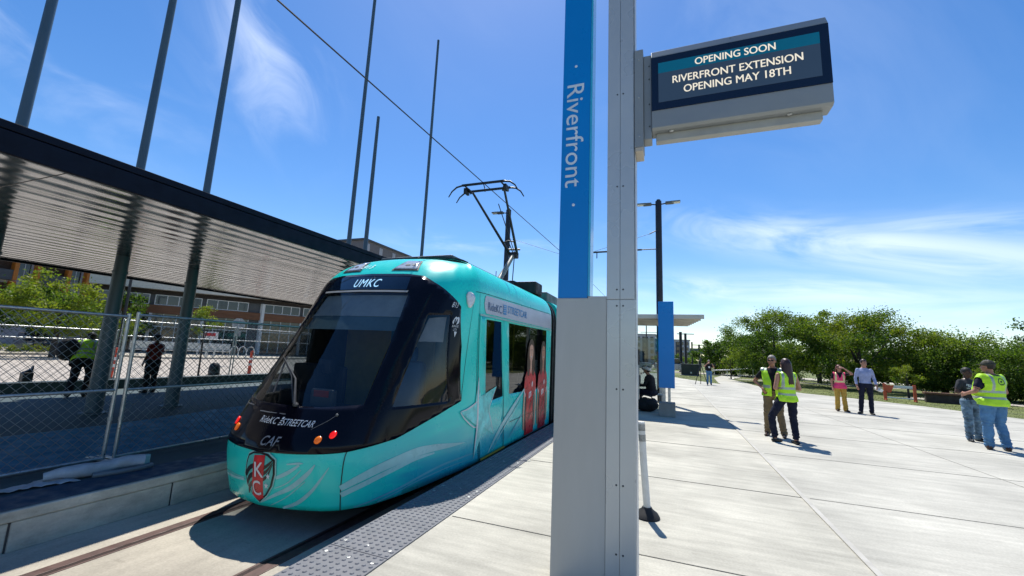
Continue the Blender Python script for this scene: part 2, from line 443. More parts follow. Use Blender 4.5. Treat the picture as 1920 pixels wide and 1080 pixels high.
# track bed, rails
m = MB(); m.add([(-5.30,-30,-.34),(-2.46,-30,-.34),(-2.46,140,-.34),(-5.30,140,-.34)], [(0,1,2,3)]); struct('trackbed', m, M_bed)
def rail(x, label, gside):
    t = thing('tram_rail', label, 'rail', (x, 0, -.34), 0, 'rails set in the concrete track')
    m = MB(); m.bbox(-.075 if gside > 0 else -.03, -20, -.02, .03 if gside > 0 else .075, 110, .006, .004); m.build('rail_head', M_railtop, t)
    m = MB(); m.box(.03*gside, -20, -.02, .075*gside, 110, .0015) ; m.build('flange_groove', M_rust, t)
    m = MB(); m.bbox(.075*gside - (.025 if gside < 0 else 0), -20, -.02, .075*gside + (.025 if gside > 0 else 0), 110, .005, .003); m.build('guard_lip', M_railtop, t)
rail(-4.63, 'brown embedded rail nearest the left kerb wall', 1)
rail(-3.19, 'brown embedded rail beside the platform edge', -1)

# west platform
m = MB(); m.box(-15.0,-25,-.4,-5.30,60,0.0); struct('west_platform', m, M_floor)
m = MB()
y = -8.0; k = 0
while y < 30:
    h = 2.1 if k % 2 else 1.25
    m.bbox(-5.345, y+.008, -.345, -5.272, y+h-.008, -.095, .012); y += h; k += 1
m.bbox(-5.345, -8, -.345, -5.284, 30, -.10, .004, 1)
m.bbox(-5.36, -8, -.092, -5.262, 30, .004, .012, 0)
struct('kerb_wall', m, [M_curb, pm('kerb_dark_gap', (.05,.05,.05), .9)])
m = MB(); m.add([(-5.78,-8,.008),(-5.30,-8,.008),(-5.30,30,.008),(-5.78,30,.008)], [(0,1,2,3)]); struct('west_edge_strip', m, M_tact2)
# wrinkled protective sheet spread under the canopy edge
def sheet():
    m = MB(); nx, ny = 34, 90
    for j in range(ny+1):
        for i in range(nx+1):
            x = -6.62 - 2.6*i/nx - .25*math.sin(j*.11) * i/nx; y = -2 + 12.4*j/ny
            z = .010 + .018*abs(noise.noise((x*1.2, y*3.2, 1))) + .012*abs(noise.noise((x*4, y*9, 4)))
            m.v.append((x,y,z))
    for j in range(ny):
        for i in range(nx):
            a = j*(nx+1)+i; m.f.append((a,a+1,a+nx+2,a+nx+1)); m.m.append(0)
    return m
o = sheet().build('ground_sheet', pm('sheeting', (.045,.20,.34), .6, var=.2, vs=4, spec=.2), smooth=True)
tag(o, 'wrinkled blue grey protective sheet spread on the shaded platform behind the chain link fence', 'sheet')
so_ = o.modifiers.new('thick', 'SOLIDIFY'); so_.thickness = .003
m = MB(); m.bbox(-15.3,-30,-.3,-15.0,40,.27,.015); o = m.build('low_wall', pm('low_wall_paint', (.013,.034,.040), .5, var=.2)); tag(o, 'long low dark teal wall between the shaded platform and the sunny road', 'wall')

# road, kerb and pavement on the west side
m = MB(); m.add([(-140,-60,-.25),(-15.3,-60,-.25),(-15.3,140,-.25),(-140,140,-.25)], [(0,1,2,3)]); struct('road', m, M_road)
m = MB()
for (x0,y0,x1,y1,w) in ((-40.0,22,-38.0,60,14),):
    m.prism([(x0,y0),(x1,y1),(x1-w-6,y1),(x0-w,y0)], 'z', -.27, -.10)
struct('sidewalk', m, M_walk)
m = MB(); m.prism([(-46.8,14.5),(-46.2,22.3),(-52,23.5),(-53,14.5)], 'z', -.27, -.08); struct('parking_island', m, M_walk)
m = MB(); m.add([(-2.4,54,-.02),(40,54,-.02),(40,61,-.02),(-2.4,61,-.02)], [(0,1,2,3)]); struct('park_path', m, M_walk)
m = MB(); m.add([(12.5,29.0,-.02),(60,22,-.02),(60,24,-.02),(12.7,31.0,-.02)], [(0,1,2,3)]); m.add([(6,44,-.022),(40,40,-.022),(40,41.5,-.022),(6,45.5,-.022)], [(0,1,2,3)]); struct('park_path', m, M_walk)
# grass blades on the lawn near the plaza
def blades():
    m = MB(); rnd = random.Random(3); n = 0
    while n < 14000:
        x = rnd.uniform(0,16); y = rnd.uniform(19,46)
        if inpoly((x,y), PLZ): continue
        h = rnd.uniform(.02,.06); a = rnd.uniform(0,6.28); w = rnd.uniform(.005,.012)
        dx, dy = math.cos(a)*w, math.sin(a)*w; lx, ly = rnd.uniform(-.03,.03), rnd.uniform(-.03,.03)
        m.add([(x-dx,y-dy,-.03),(x+dx,y+dy,-.03),(x+lx,y+ly,h-.03)], [(0,1,2)], rnd.choice((0,0,1))); n += 1
    return m
o = blades().build('grass', [pm('grass_blade', (.12,.16,.03), .8, var=.3), pm('grass_blade_dry', (.20,.20,.05), .8, var=.3)], fix=False); o['kind'] = 'stuff'
def interp(tab,x):
    if x<=tab[0][0]: return tab[0][1]
    for (a,b),(c,d) in zip(tab,tab[1:]):
        if x<=c:
            u=(x-a)/(c-a); return b+(d-b)*u
    return tab[-1][1]
def sm(tab,x,h=.06):  # smoothed interp
    return (interp(tab,x-h)+2*interp(tab,x)+interp(tab,x+h))/4
PX=[(0,0),(.35,.35),(.67,.645),(.86,.79),(1.15,.955),(1.5,1.075),(2.0,1.185),(2.6,1.275),(3.1,1.31),(99,1.31)]
PY=[(0,0),(.35,.05),(.67,.15),(.86,.25),(1.15,.47),(1.5,.81),(2.0,1.31),(2.6,1.905),(3.1,2.40),(103.1,102.40)]
LEAN=[(-.2,.03),(-.1,0),(.15,-.07),(.42,-.11),(.5,-.09),(.85,.12),(1.6,.69),(2.4,1.22),(2.6,1.37),(2.8,1.58),(3.0,1.85),(3.3,2.3),(3.9,3.0)]
RZ=[(-9,-9),(2.35,2.35),(2.5,2.495),(2.65,2.63),(2.8,2.75),(2.95,2.84),(3.2,2.93),(3.5,2.98),(3.9,3.0)]
RW=[(2.2,1),(2.35,.997),(2.5,.985),(2.65,.95),(2.8,.89),(2.95,.80),(3.2,.60),(3.5,.32),(3.9,0)]
BUL=[(-.1,0),(.2,.0),(.5,.0),(.9,.05),(1.6,.3),(2.5,.65)]
X0=-3.87; Y0=3.27
def S(t,v,off=0):
    a=abs(t); sg=1 if t>=0 else -1
    dx=sm(PX,a); dy=sm(PY,a)-sm(PY,0)
    if a<.06: dx=a
    b=interp(BUL,v); dx=dx*(1+b*(1-dx/1.31))
    w=interp(RW,v) if v<3.0 else interp(RW,v)
    z=sm(RZ,v)
    L=sm(LEAN,v)
    u=min(1,max(0,(a-.75)/2.6)); bl=1-(u*u*(3-2*u))
    y=Y0+dy+L*bl
    return (X0+sg*dx*w, y, z)
# ================================================================ STREETCAR
M_teal = None
def teal_wrap():
    m = pm('teal_wrap', (.006,.66,.57), .30, var=.05, vs=1.5, coat=.15)
    t = m.node_tree; b = t.nodes['Principled BSDF']; L = t.links
    src = b.inputs['Base Color'].links[0].from_socket
    tc = N(t, 'ShaderNodeTexCoord'); sp = N(t, 'ShaderNodeSeparateXYZ'); L.new(tc.outputs['Object'], sp.inputs[0])
    # printed wrap artwork: blue swirls low on the flank
    mp = N(t, 'ShaderNodeMapping'); mp.inputs['Rotation'].default_value = (R_(-24),0,0); mp.inputs['Scale'].default_value = (.3,.45,2.6); L.new(tc.outputs['Object'], mp.inputs[0])
    w = N(t, 'ShaderNodeTexNoise'); w.inputs['Scale'].default_value = .9; w.inputs['Detail'].default_value = 3; w.inputs['Distortion'].default_value = .8; L.new(mp.outputs[0], w.inputs['Vector'])
    zr = N(t, 'ShaderNodeMapRange'); L.new(sp.outputs[2], zr.inputs[0]); zr.inputs[1].default_value = 1.15; zr.inputs[2].default_value = .2; zr.inputs[3].default_value = 0; zr.inputs[4].default_value = 1
    yr = N(t, 'ShaderNodeMapRange'); L.new(sp.outputs[1], yr.inputs[0]); yr.inputs[1].default_value = .1; yr.inputs[2].default_value = .9
    mu = N(t, 'ShaderNodeMath', operation='MULTIPLY'); L.new(zr.outputs[0], mu.inputs[0]); L.new(yr.outputs[0], mu.inputs[1])
    cr = N(t, 'ShaderNodeValToRGB'); L.new(w.outputs[0], cr.inputs[0]); cr.color_ramp.elements[0].position = .38; cr.color_ramp.elements[1].position = .60
    m2 = N(t, 'ShaderNodeMath', operation='MULTIPLY'); L.new(mu.outputs[0], m2.inputs[0]); L.new(cr.outputs[0], m2.inputs[1])
    mx = N(t, 'ShaderNodeMix', data_type='RGBA'); L.new(m2.outputs[0], mx.inputs[0]); L.new(src, mx.inputs[6]); mx.inputs[7].default_value = (.010,.30,.46,1)
    L.new(mx.outputs[2], b.inputs['Base Color']); return m
M_teal = teal_wrap()
M_tealplain = pm('teal_paint', (.006,.66,.57), .30, var=.05, vs=1.5, coat=.15)
M_mask = pm('black_mask', (.004,.004,.008), .10, var=.2, vs=2, spec=.2)
M_ws = glass('windscreen_glass', (.52,.57,.60), .06)
M_wg = glass('window_glass', (.24,.28,.32), .06)
M_white = pm('white_vinyl', (.62,.64,.66), .35, var=.06)
M_pale = pm('pale_teal_vinyl', (.30,.60,.60), .3, var=.16, vs=3)
M_paleg = pm('pale_blue_vinyl', (.12,.42,.50), .3, var=.12, vs=3)
M_red = pm('red_vinyl', (.50,.012,.02), .3, var=.45, vs=7)
M_sign = pm('sign_panel_grey', (.42,.45,.52), .35, var=.08, vs=2)
M_navy = pm('navy_lettering', (.012,.07,.20), .4)
M_blue = pm('blue_lettering', (.01,.20,.48), .4)
M_dark = pm('dark_rubber', (.010,.010,.011), .6)
M_grey = pm('grey_equipment', (.10,.11,.115), .55, var=.2, vs=5)
M_int = pm('cab_interior_dark', (.012,.013,.015), .6)
M_skinA = pm('printed_skin_light', (.58,.32,.22), .4, var=.15, vs=8)
M_skinB = pm('printed_skin_tan', (.42,.21,.13), .4, var=.15, vs=8)
M_hairA = pm('printed_hair_blond', (.060,.026,.010), .4, var=.6, vs=10, stretch=(8,8,1))
M_hairB = pm('printed_hair_dark', (.04,.02,.012), .4, var=.4, vs=10)

_sc = {}
def Sn(t, v, off):
    p = Vector(S(t, v)); e = .02
    a = Vector(S(t+e, v)) - Vector(S(t-e, v)); b = Vector(S(t, v+e)) - Vector(S(t, v-e))
    n = a.cross(b)
    if n.length < 1e-9: n = Vector((0,0,1))
    n.normalize(); return p + n*off
car = thing('streetcar', 'teal streetcar with black sloping front, nose crest and raised pantograph at the platform', 'streetcar', (X0, Y0, -.34))
def panel(name, poly, mat, off=.004, holes=(), sp=.09, parent=None, thick=0, mir=False, sm_=True):
    if mir: poly = [(-t, v) for t, v in reversed(poly)]; holes = [[(-t, v) for t, v in reversed(h)] for h in holes]
    v, f = tri_region(poly, holes, sp)
    m = MB(); m.add([Sn(t, q, off) for t, q in v], f)
    o = m.build(name, mat, parent or car, smooth=sm_, world=True, fix=False)
    if thick:
        s = o.modifiers.new('thick', 'SOLIDIFY'); s.thickness = thick; s.offset = -1
    return o
def stext(name, body, t0, v0, w, h, mat, off=.012, parent=None, **kw):
    v, f = fit_text(body, w, h, **kw)
    m = MB(); m.add([Sn(t0+x, v0+y, off) for x, y in v], f)
    return m.build(name, mat, parent or car, world=True, fix=False)
END = 6.78     # t of the end of the first body section
WS = [(-.90,.90),(-.45,.865),(.45,.865),(.88,.905),(.545,2.245),(-.545,2.245)]
SW = [(1.235,.87),(1.0,1.955),(1.49,1.985),(2.175,.872)]
BELT = [(.0,.435),(.5,.445),(.94,.465),(1.44,.535),(1.84,.67),(2.2,.78),(2.47,.853),(2.17,1.573),(1.73,2.116),(1.45,2.20),(1.157,2.289),(.813,2.408),(.60,2.50),(.40,2.525),(0,2.53)]
MASK = BELT + [(-t, v) for t, v in reversed(BELT[1:-1])]
DW = [(3.05,2.00),(3.68,2.01),(3.89,.81),(3.19,.77)]
W2 = [(4.03,2.02),(6.38,2.045),(6.45,.80),(4.18,.825)]
def rrect(a, b, c, d): return [(a,c),(b,c),(b,d),(a,d)]
# teal shell with the window openings cut through
BOT = [(-END,-.03),(-3.5,-.02),(-2.2,-.05),(-1.2,-.095),(-.86,-.10),(0,-.10),(.86,-.10),(1.2,-.095),(2.2,-.05),(3.5,-.02),(END,-.03)]
holes = [WS, SW, [(-t,v) for t,v in reversed(SW)], DW, [(-t,v) for t,v in reversed(DW)], W2, [(-t,v) for t,v in reversed(W2)]]
bs_ = panel('body_shell', BOT + [(END,3.88),(-END,3.88)], M_teal, 0, holes, .10, thick=.035)
bs_.data.materials.append(pm('shell_lining', (.03,.032,.034), .7)); bs_.modifiers['thick'].material_offset = 1; bs_.modifiers['thick'].material_offset_rim = 1
panel('front_mask', MASK, M_mask, .008, [WS, SW, [(-t,v) for t,v in reversed(SW)]], .07, thick=.012)
ws_ = panel('windscreen', [(t*.995, v) for t, v in WS], M_ws, .004, sp=.10)
for s_ in (False, True):
    panel('side_window', SW, M_ws, .002, sp=.12, mir=s_)
    panel('passenger_window', W2, M_wg, -.006, sp=.2, mir=s_)
# door leaf with its own glass
DO = [(2.73,2.035),(3.77,2.06),(4.0,-.005),(3.09,-.015)]
for s_ in (False, True):
    d = panel('door', DO, M_teal, .006, [DW], .12, mir=s_, thick=.03)
    panel('door_glass', DW, M_wg, .000, sp=.2, mir=s_, parent=d)
    e = .006
    for a, b in ((DO[0],DO[3]),(DO[1],DO[2])):
        panel('door_seal', [(a[0]-e,a[1]),(a[0]+e,a[1]),(b[0]+e,b[1]),(b[0]-e,b[1])], M_dark, .009, sp=.1, mir=s_, parent=d)
    panel('door_sill', [(3.08,-.02),(3.99,-.01),(3.985,.018),(3.07,.010)], pm('yellow_sill', (.50,.38,.05), .5), .03, sp=.1, mir=s_, parent=d)
    panel('window_pillar', [(3.70,2.05),(3.76,2.05),(3.985,.80),(3.92,.80)], M_tealplain, .010, sp=.1, mir=s_)
    panel('drip_rail', [(2.70,2.062),(END-.05,2.085),(END-.05,2.058),(2.70,2.035)], pm('drip_rail_paint', (.25,.45,.44), .35), .022, sp=.15, mir=s_)
    # pale sign band above the doors
    SB = [(3.02,2.085),(2.93,2.16),(2.90,2.24),(2.92,2.31),(2.97,2.355),(END-.03,2.44),(END-.03,2.10)]
    panel('sign_band', SB, M_sign, .006, sp=.1, mir=s_)
    # panel gaps
    for a, b in (((2.30,2.29),(2.47,.855)),((2.62,2.36),(2.72,2.03)),((2.68,2.02),(3.06,-.02))):
        panel('panel_gap', [(a[0]-.005,a[1]),(a[0]+.005,a[1]),(b[0]+.005,b[1]),(b[0]-.005,b[1])], M_dark, .004, sp=.1, mir=s_)
    panel('panel_gap', [(2.35,2.375),(END,2.455),(END,2.447),(2.35,2.367)], M_dark, .007, sp=.12, mir=s_)
    panel('panel_gap', [(.932,.465),(.942,.465),(.922,.34),(.868,-.10),(.858,-.10),(.912,.34)], M_dark, .004, sp=.05, mir=s_)
    panel('access_flap_line', [(4.25,.36),(5.9,.40),(5.9,.392),(4.25,.352)], M_dark, .012, sp=.1, mir=s_)
    # teardrop marker lamp housing
    panel('marker_lamp', smooth_poly([(1.74,2.33),(1.98,2.345),(2.27,2.295),(2.26,2.20),(2.12,2.10),(1.95,2.16)], 2), pm('lamp_lens_clear', (.62,.64,.65), .12, var=.15, vs=30, coat=.6), .03, sp=.05, mir=s_, thick=.03)
    # roof headlights
    hl = panel('headlight', [(.20,2.615),(.475,2.615),(.445,2.815),(.265,2.83)], pm('headlight_lens', (.42,.45,.47), .1, var=.25, vs=25, coat=.8), .014, sp=.05, mir=s_, thick=.012)
    panel('headlight_rim', [(.175,2.595),(.495,2.595),(.462,2.835),(.255,2.85)], M_dark, .006, sp=.05, mir=s_)
    for (c, kk) in (((.325,2.70),.030),((.40,2.70),.022)):
        panel('led_pod', [(c[0]+kk*math.cos(a*.5236), c[1]+kk*.7*math.sin(a*.5236)) for a in range(12)], M_grey, .019, sp=.03, mir=s_, parent=hl)
# tail lamps: red outside, amber inside (lit)
M_rl = pm('tail_lamp_red', (.5,.01,.008), .25, var=.3, vs=60, emit='ff1a10', es=.5)
M_al = pm('indicator_amber', (.5,.14,.01), .25, var=.3, vs=60, emit='ff6a00', es=.2)
def disc(name, t0, v0, r, mat, off=.02, ry=None):
    return panel(name, [(t0+r*math.cos(a*math.pi/9), v0+(ry or r)*math.sin(a*math.pi/9)) for a in range(18)], mat, off, sp=.03, thick=.012)
disc('tail_lamp', .725, .622, .034, M_rl); disc('indicator_lamp', .602, .573, .034, M_al)
disc('tail_lamp', -.69, .640, .038, M_rl); disc('indicator_lamp', -.575, .59, .036, M_al)
# destination display above the windscreen
dd = panel('destination_display', [(-.50,2.275),(.50,2.275),(.455,2.475),(-.455,2.475)], pm('display_glass', (.004,.010,.022), .06, coat=.6), .010, sp=.08)
stext('lettering', 'UMKC', .025, 2.368, .27, .125, pm('led_lettering', (.35,.55,.7), .5, emit='9fd8ff', es=.55), .016, dd, spacing=1.1)
panel('blind_rail', [(-.535,2.262),(.535,2.262),(.53,2.235),(-.53,2.235)], pm('blind_rail_grey', (.32,.32,.30), .5), .011, sp=.08)
# lettering
fl = stext('lettering', 'RideKC', -.06, .712, .25, .062, M_white, .016, shear=.25, spacing=1.08)
stext('lettering', 'STREETCAR', .297, .708, .36, .062, M_white, .016, shear=.25, bold=.004)
panel('tram_emblem', [(.085,.675),(.108,.675),(.122,.75),(.099,.75)], M_white, .016, sp=.03)
for k in range(3): panel('tram_emblem', [(.082+.004*k,.684+.018*k),(.112+.004*k,.684+.018*k),(.112+.004*k,.692+.018*k),(.082+.004*k,.692+.018*k)], M_mask, .019, sp=.03)
stext('maker_lettering', 'CAF', .115, .535, .21, .085, pm('chrome_lettering', (.35,.36,.38), .3, .6), .020, shear=.25, bold=.008)
m_ = stext('number_lettering', '813', -.135, 2.685, .155, .085, pm('number_white', (.75,.85,.85), .4), .010, shear=.2)
for s_ in (1,):
    stext('number_lettering', '813', 1.50, 2.125, .19, .075, M_white, .016)
    hb = panel('heart_emblem', smooth_poly([(1.60,1.90),(1.66,1.975),(1.72,1.955),(1.78,1.975),(1.84,1.90),(1.80,1.86),(1.64,1.86)], 2), M_white, .015, sp=.03)
    panel('heart_notch', [(1.665,1.86),(1.655,1.92),(1.685,1.945),(1.70,1.89),(1.715,1.89),(1.74,1.945),(1.765,1.915),(1.755,1.86)], M_mask, .018, sp=.03, parent=hb)
    stext('lettering', 'KANSAS', 1.745, 1.838, .20, .034, M_white, .016, hb); stext('lettering', 'CITY', 1.775, 1.79, .12, .034, M_white, .016, hb)
    panel('heart_tip', [(1.765,1.765),(1.855,1.765),(1.835,1.69)], M_white, .015, sp=.03, parent=hb)
stext('lettering', 'RideKC', 3.37, 2.205, .58, .125, M_navy, .013)
stext('lettering', 'STREETCAR', 4.44, 2.245, 1.02, .13, M_blue, .013, bold=.006)
panel('tram_emblem', [(3.72,2.14),(3.87,2.145),(3.875,2.31),(3.725,2.305)], M_blue, .012, sp=.06)
for k in range(4): panel('tram_emblem', [(3.70,2.17+.035*k),(3.89,2.172+.035*k),(3.89,2.180+.035*k),(3.70,2.178+.035*k)], M_sign, .015, sp=.06)
# crest on the nose
def crest():
    out = [(-.115,.40),(-.04,.432),(.06,.438),(.14,.425),(.222,.375),(.222,.24),(.185,.12),(.11,.02),(.018,-.058),(-.075,.0),(-.15,.09),(-.178,.20),(-.15,.32)]
    c = panel('crest', [((t-.02)*1.07+.02, (v-.19)*1.05+.19) for t, v in out], pm('crest_edge', (.30,.62,.58), .35), .007, sp=.05)
    panel('crest_outline', out, pm('crest_black', (.008,.010,.012), .3), .011, sp=.05, parent=c)
    inn = [((t-.02)*.90+.02, (v-.19)*.93+.19) for t, v in out]
    panel('crest_field', inn, pm('crest_teal', (.07,.47,.42), .35), .014, sp=.05, parent=c)
    for k in range(3):
        panel('crest_stripe', smooth_poly([(.085,.30-.055*k),(.14,.335-.05*k),(.203,.38-.02*k),(.203,.366-.02*k),(.15,.305-.05*k),(.085,.262-.055*k)],1), pm('crest_black', 0,0), .0185, sp=.05, parent=c)
        panel('crest_stripe', smooth_poly([(-.158+.012*k,.225-.09*k),(-.10,.295-.085*k),(-.015,.33-.08*k),(-.015,.285-.08*k),(-.09,.245-.085*k),(-.145+.012*k,.165-.085*k)],1), pm('crest_black', 0,0), .0165, sp=.05, parent=c)
    panel('crest_pale', [(.075,.02),(.125,.07),(.17,.13),(.205,.24),(.205,.33),(.15,.27),(.085,.2)], pm('crest_teal', 0), .018, sp=.05, parent=c)
    panel('crest_band', [(-.012,.405),(.115,.415),(.078,.0),(.018,-.035),(-.060,.01),(-.035,.25)], M_red, .0195, sp=.05, parent=c)
    stext('lettering', 'K', .048, .272, .105, .145, M_white, .023, c, bold=.006); stext('lettering', 'C', .012, .092, .10, .145, M_white, .023, c, bold=.006)
    for (a, b) in ((.152,.215),(.128,.125)):
        st = [(a + (.028 if k%2==0 else .011)*math.sin(k*math.pi/5), b + (.034 if k%2==0 else .013)*math.cos(k*math.pi/5)) for k in range(10)]
        panel('crest_star', st, M_white, .022, sp=.03, parent=c)
crest()
# printed streaks: centre line (t,v,width)
def streak(pts, mat, off=.005, name='swoosh'):
    n = len(pts); P = []
    dense = []
    for i in range(n-1):
        for k in range(6):
            u = k/6; p0 = pts[max(i-1,0)]; p1 = pts[i]; p2 = pts[i+1]; p3 = pts[min(i+2,n-1)]
            dense.append(tuple(.5*((2*p1[j])+(-p0[j]+p2[j])*u+(2*p0[j]-5*p1[j]+4*p2[j]-p3[j])*u*u+(-p0[j]+3*p1[j]-3*p2[j]+p3[j])*u**3) for j in range(3)))
    dense.append(pts[-1]); up = []; lo = []
    for i, (t, v, w) in enumerate(dense):
        a = dense[max(i-1,0)]; b = dense[min(i+1,len(dense)-1)]; dx, dy = b[0]-a[0], b[1]-a[1]; l = math.hypot(dx,dy) or 1
        nx, ny = -dy/l, dx/l; w = max(w,.003)/2
        up.append((t+nx*w, v+ny*w)); lo.append((t-nx*w, v-ny*w))
    m = MB(); k = len(up)
    m.add([Sn(t,v,off) for t,v in up] + [Sn(t,v,off) for t,v in lo], [(i,i+1,k+i+1,k+i) for i in range(k-1)])
    return m.build(name, mat, car, smooth=True, world=True, fix=False)
streak([(-.86,.10,.03),(-.5,.11,.03),(-.21,.13,.025)], M_pale); streak([(-.86,.15,.008),(-.5,.145,.008),(-.2,.15,.006)], M_pale)
streak([(.225,.20,.03),(.36,.265,.035),(.48,.345,.02)], M_pale); streak([(.21,.10,.006),(.36,.17,.010),(.50,.30,.006)], M_pale)
streak([(.03,-.06,.01),(.20,.03,.03),(.40,.13,.045),(.56,.26,.04),(.64,.355,.012)], M_pale)
streak([(.14,-.08,.006),(.34,.03,.008),(.54,.19,.008)], M_pale); streak([(.28,-.09,.02),(.45,-.02,.035),(.60,.10,.03),(.70,.22,.02),(.78,.33,.006)], M_pale)
streak([(.35,.345,.012),(.47,.36,.02),(.52,.362,.004)], M_pale)
streak([(.885,.12,.055),(1.23,.245,.085),(1.69,.335,.10),(2.0,.345,.085),(2.35,.32,.05),(2.66,.30,.004)], M_pale)
streak([(.885,.055,.05),(1.23,.165,.05),(1.69,.265,.045),(2.05,.285,.02)], M_pale, .0065)
streak([(1.0,-.085,.01),(1.5,.0,.02),(2.1,.10,.025),(2.7,.12,.02),(3.05,.10,.004)], M_paleg); streak([(1.25,-.08,.01),(1.8,.02,.012),(2.4,.06,.012),(2.9,.05,.003)], M_paleg)
streak([(3.36,.03,.02),(3.75,.28,.07),(4.3,.55,.09),(4.95,.86,.03)], M_pale, .0125); streak([(3.5,.03,.006),(3.9,.26,.02),(4.5,.55,.02),(4.9,.74,.006)], M_pale, .013)
streak([(4.2,.10,.01),(4.6,.28,.03),(4.95,.45,.008)], M_paleg, .0125)
# star swirl
panel('star_print', [(2.47,.71),(2.86,.80),(2.90,1.17),(3.02,.88),(3.58,.99),(3.28,.66),(3.55,.27),(3.16,.42),(2.90,.04),(2.95,.47)], pm('star_vinyl', (.12,.60,.58), .3, var=.45, vs=4.5), .0125, sp=.1)
streak([(2.9,1.15,.01),(2.93,.85,.04),(2.96,.5,.045),(2.92,.22,.02),(2.89,.05,.004)], M_white, .0145); streak([(2.48,.71,.01),(2.62,.60,.018),(2.84,.48,.018),(2.95,.46,.006)], M_white, .0145)
streak([(2.49,.715,.006),(2.68,.74,.02),(2.88,.80,.02),(3.0,.86,.004)], M_white, .0145); streak([(3.57,.98,.004),(3.42,.80,.016),(3.32,.66,.016),(3.42,.48,.016),(3.54,.28,.006)], M_white, .0145)
# printed figures on the flank
def figure(t0, k, hair, skin, red, o_):
    """printed person: t0 = centre line, k = width factor"""
    def P(pts): return [(t0+a*k, b) for a, b in pts]
    f = panel('printed_figure', P([(-.27,0),(-.25,.45),(-.24,.70),(-.30,.72),(-.37,.88),(-.33,1.08),(-.24,1.17),(-.09,1.22),(.09,1.22),(.24,1.17),(.33,1.08),(.37,.88),(.30,.72),(.24,.70),(.25,.45),(.27,0)]), red, o_, sp=.12)
    def q(nm, pts, mat, d, sm=0): panel(nm, smooth_poly(P(pts), sm) if sm else P(pts), mat, o_+d, sp=.06, parent=f)
    q('printed_hair', [(-.20,1.08),(-.25,1.32),(-.21,1.60),(-.12,1.77),(0,1.81),(.12,1.77),(.21,1.60),(.25,1.32),(.20,1.08),(.09,1.10),(.08,1.25),(-.08,1.25),(-.09,1.10)], hair, .0015, 1)
    q('printed_neck', [(-.05,1.18),(-.045,1.42),(.045,1.42),(.05,1.18),(.0,1.13)], skin, .0025)
    q('printed_face', [(-.125,1.50),(-.115,1.66),(0,1.71),(.115,1.66),(.125,1.50),(.075,1.39),(0,1.36),(-.075,1.39)], skin, .0035, 1)
    q('printed_smile', [(-.035,1.465),(.035,1.465),(.022,1.445),(-.022,1.445)], M_white, .0045)
    for a in (-.038,.038): q('printed_eye', [(a-.017,1.585),(a+.017,1.585),(a+.017,1.602),(a-.017,1.602)], M_dark, .0045)
    for sg in (-1, 1):
        q('printed_arm', [(sg*.30,.74),(sg*.365,.80),(sg*.40,.45),(sg*.36,.12),(sg*.29,.10),(sg*.31,.45)], skin, .0015)
        q('printed_fold', [(sg*.24,.05),(sg*.23,.70),(sg*.20,.95),(sg*.175,.60),(sg*.19,.05)], M_reddk, .0012)
        q('printed_cuff', [(sg*.295,.70),(sg*.375,.80),(sg*.372,.85),(sg*.29,.755)], M_white, .0022)
    q('printed_fold', [(-.05,.5),(.10,.62),(.16,.60),(.02,.44)], M_reddk, .0012); q('printed_fold', [(-.12,.30),(.04,.40),(.10,.36),(-.08,.24)], M_reddk, .0012)
    q('printed_badge', [(.08,.95),(.15,.99),(.15,.90),(.11,.86),(.08,.90)], M_white, .0022); q('printed_number', [(-.08,.66),(.07,.70),(.07,.80),(-.08,.77)], M_white, .0022); q('printed_number', [(-.03,.69),(.02,.705),(.02,.765),(-.03,.755)], red, .0027)
    return f
M_reddk = pm('red_vinyl_shadow', (.17,.006,.010), .3, var=.3, vs=6)
figure(5.30, 1.0, M_hairA, M_skinA, M_red, .012); figure(6.14, .95, M_hairB, M_skinB, pm('red_vinyl_dark', (.40,.012,.025), .3, var=.45, vs=7), .013)
# cab and saloon interior
yc = Y0
m = MB()
m.bbox(X0-.50, 3.64, -.1, X0+.50, 4.05, .78, .05); m.bbox(X0-.80, 3.95, -.05, X0+.80, 4.30, .80, .05)           # desk
m.bbox(X0-.75, 3.95, .2, X0-.30, 4.35, .95, .05); m.bbox(X0-.62, 4.02, .92, X0-.22, 4.20, 1.28, .03); m.bbox(X0-.30,4.1,1.15,X0-.1,4.2,1.34,.02)
m.bbox(X0-.12, 4.25, .75, X0+.0, 4.32, 1.25, .02)
m.build('cab_console', M_int, car, world=True, smooth=True)
m = MB(); m.bbox(X0-.02, 3.76, .80, X0+.32, 3.84, 1.02, .03); o = m.build('console_panel', pm('console_grey', (.10,.10,.095), .5), car, world=True)
m = MB(); m.box(X0+.04, 3.755, .93, X0+.26, 3.7605, 1.0); m.build('warning_label', pm('label_red', (.45,.05,.02), .5), o, world=False); 
lb = o.children[0]; 
for v_ in lb.data.vertices: v_.co -= Vector((X0, Y0, -.34))
m = MB(); m.bbox(X0+.12, 4.55, .45, X0+.72, 5.0, .62, .06); m.bbox(X0+.12, 4.90, .55, X0+.72, 5.08, 1.35, .07); m.bbox(X0+.26,4.93,1.33,X0+.58,5.05,1.55,.05)
m.build('driver_seat', pm('seat_blue', (.03,.12,.28), .7), car, world=True, smooth=True)
m = MB(); m.box(X0-1.24, 5.6, 0, X0-.35, 5.64, 2.3); m.build('cab_partition', pm('partition_yellow', (.5,.40,.08), .6), car, world=True)
m = MB(); m.box(X0-.35, 5.605, 0, X0+1.24, 5.635, 2.3); m.box(X0-.1, 5.58, .2, X0-.05, 5.60, 2.1, 1); m.bbox(X0+.05,5.56,1.2,X0+.5,5.60,1.9,.02,1); m.build('cab_partition', [pm('partition_blue', (.06,.24,.38), .5), pm('partition_grey', (.35,.42,.42), .5)], car, world=True)
m = MB(); m.add([S(t*.95, v_) for v_ in (2.27,) for t in (-.55,.55)] , []); 
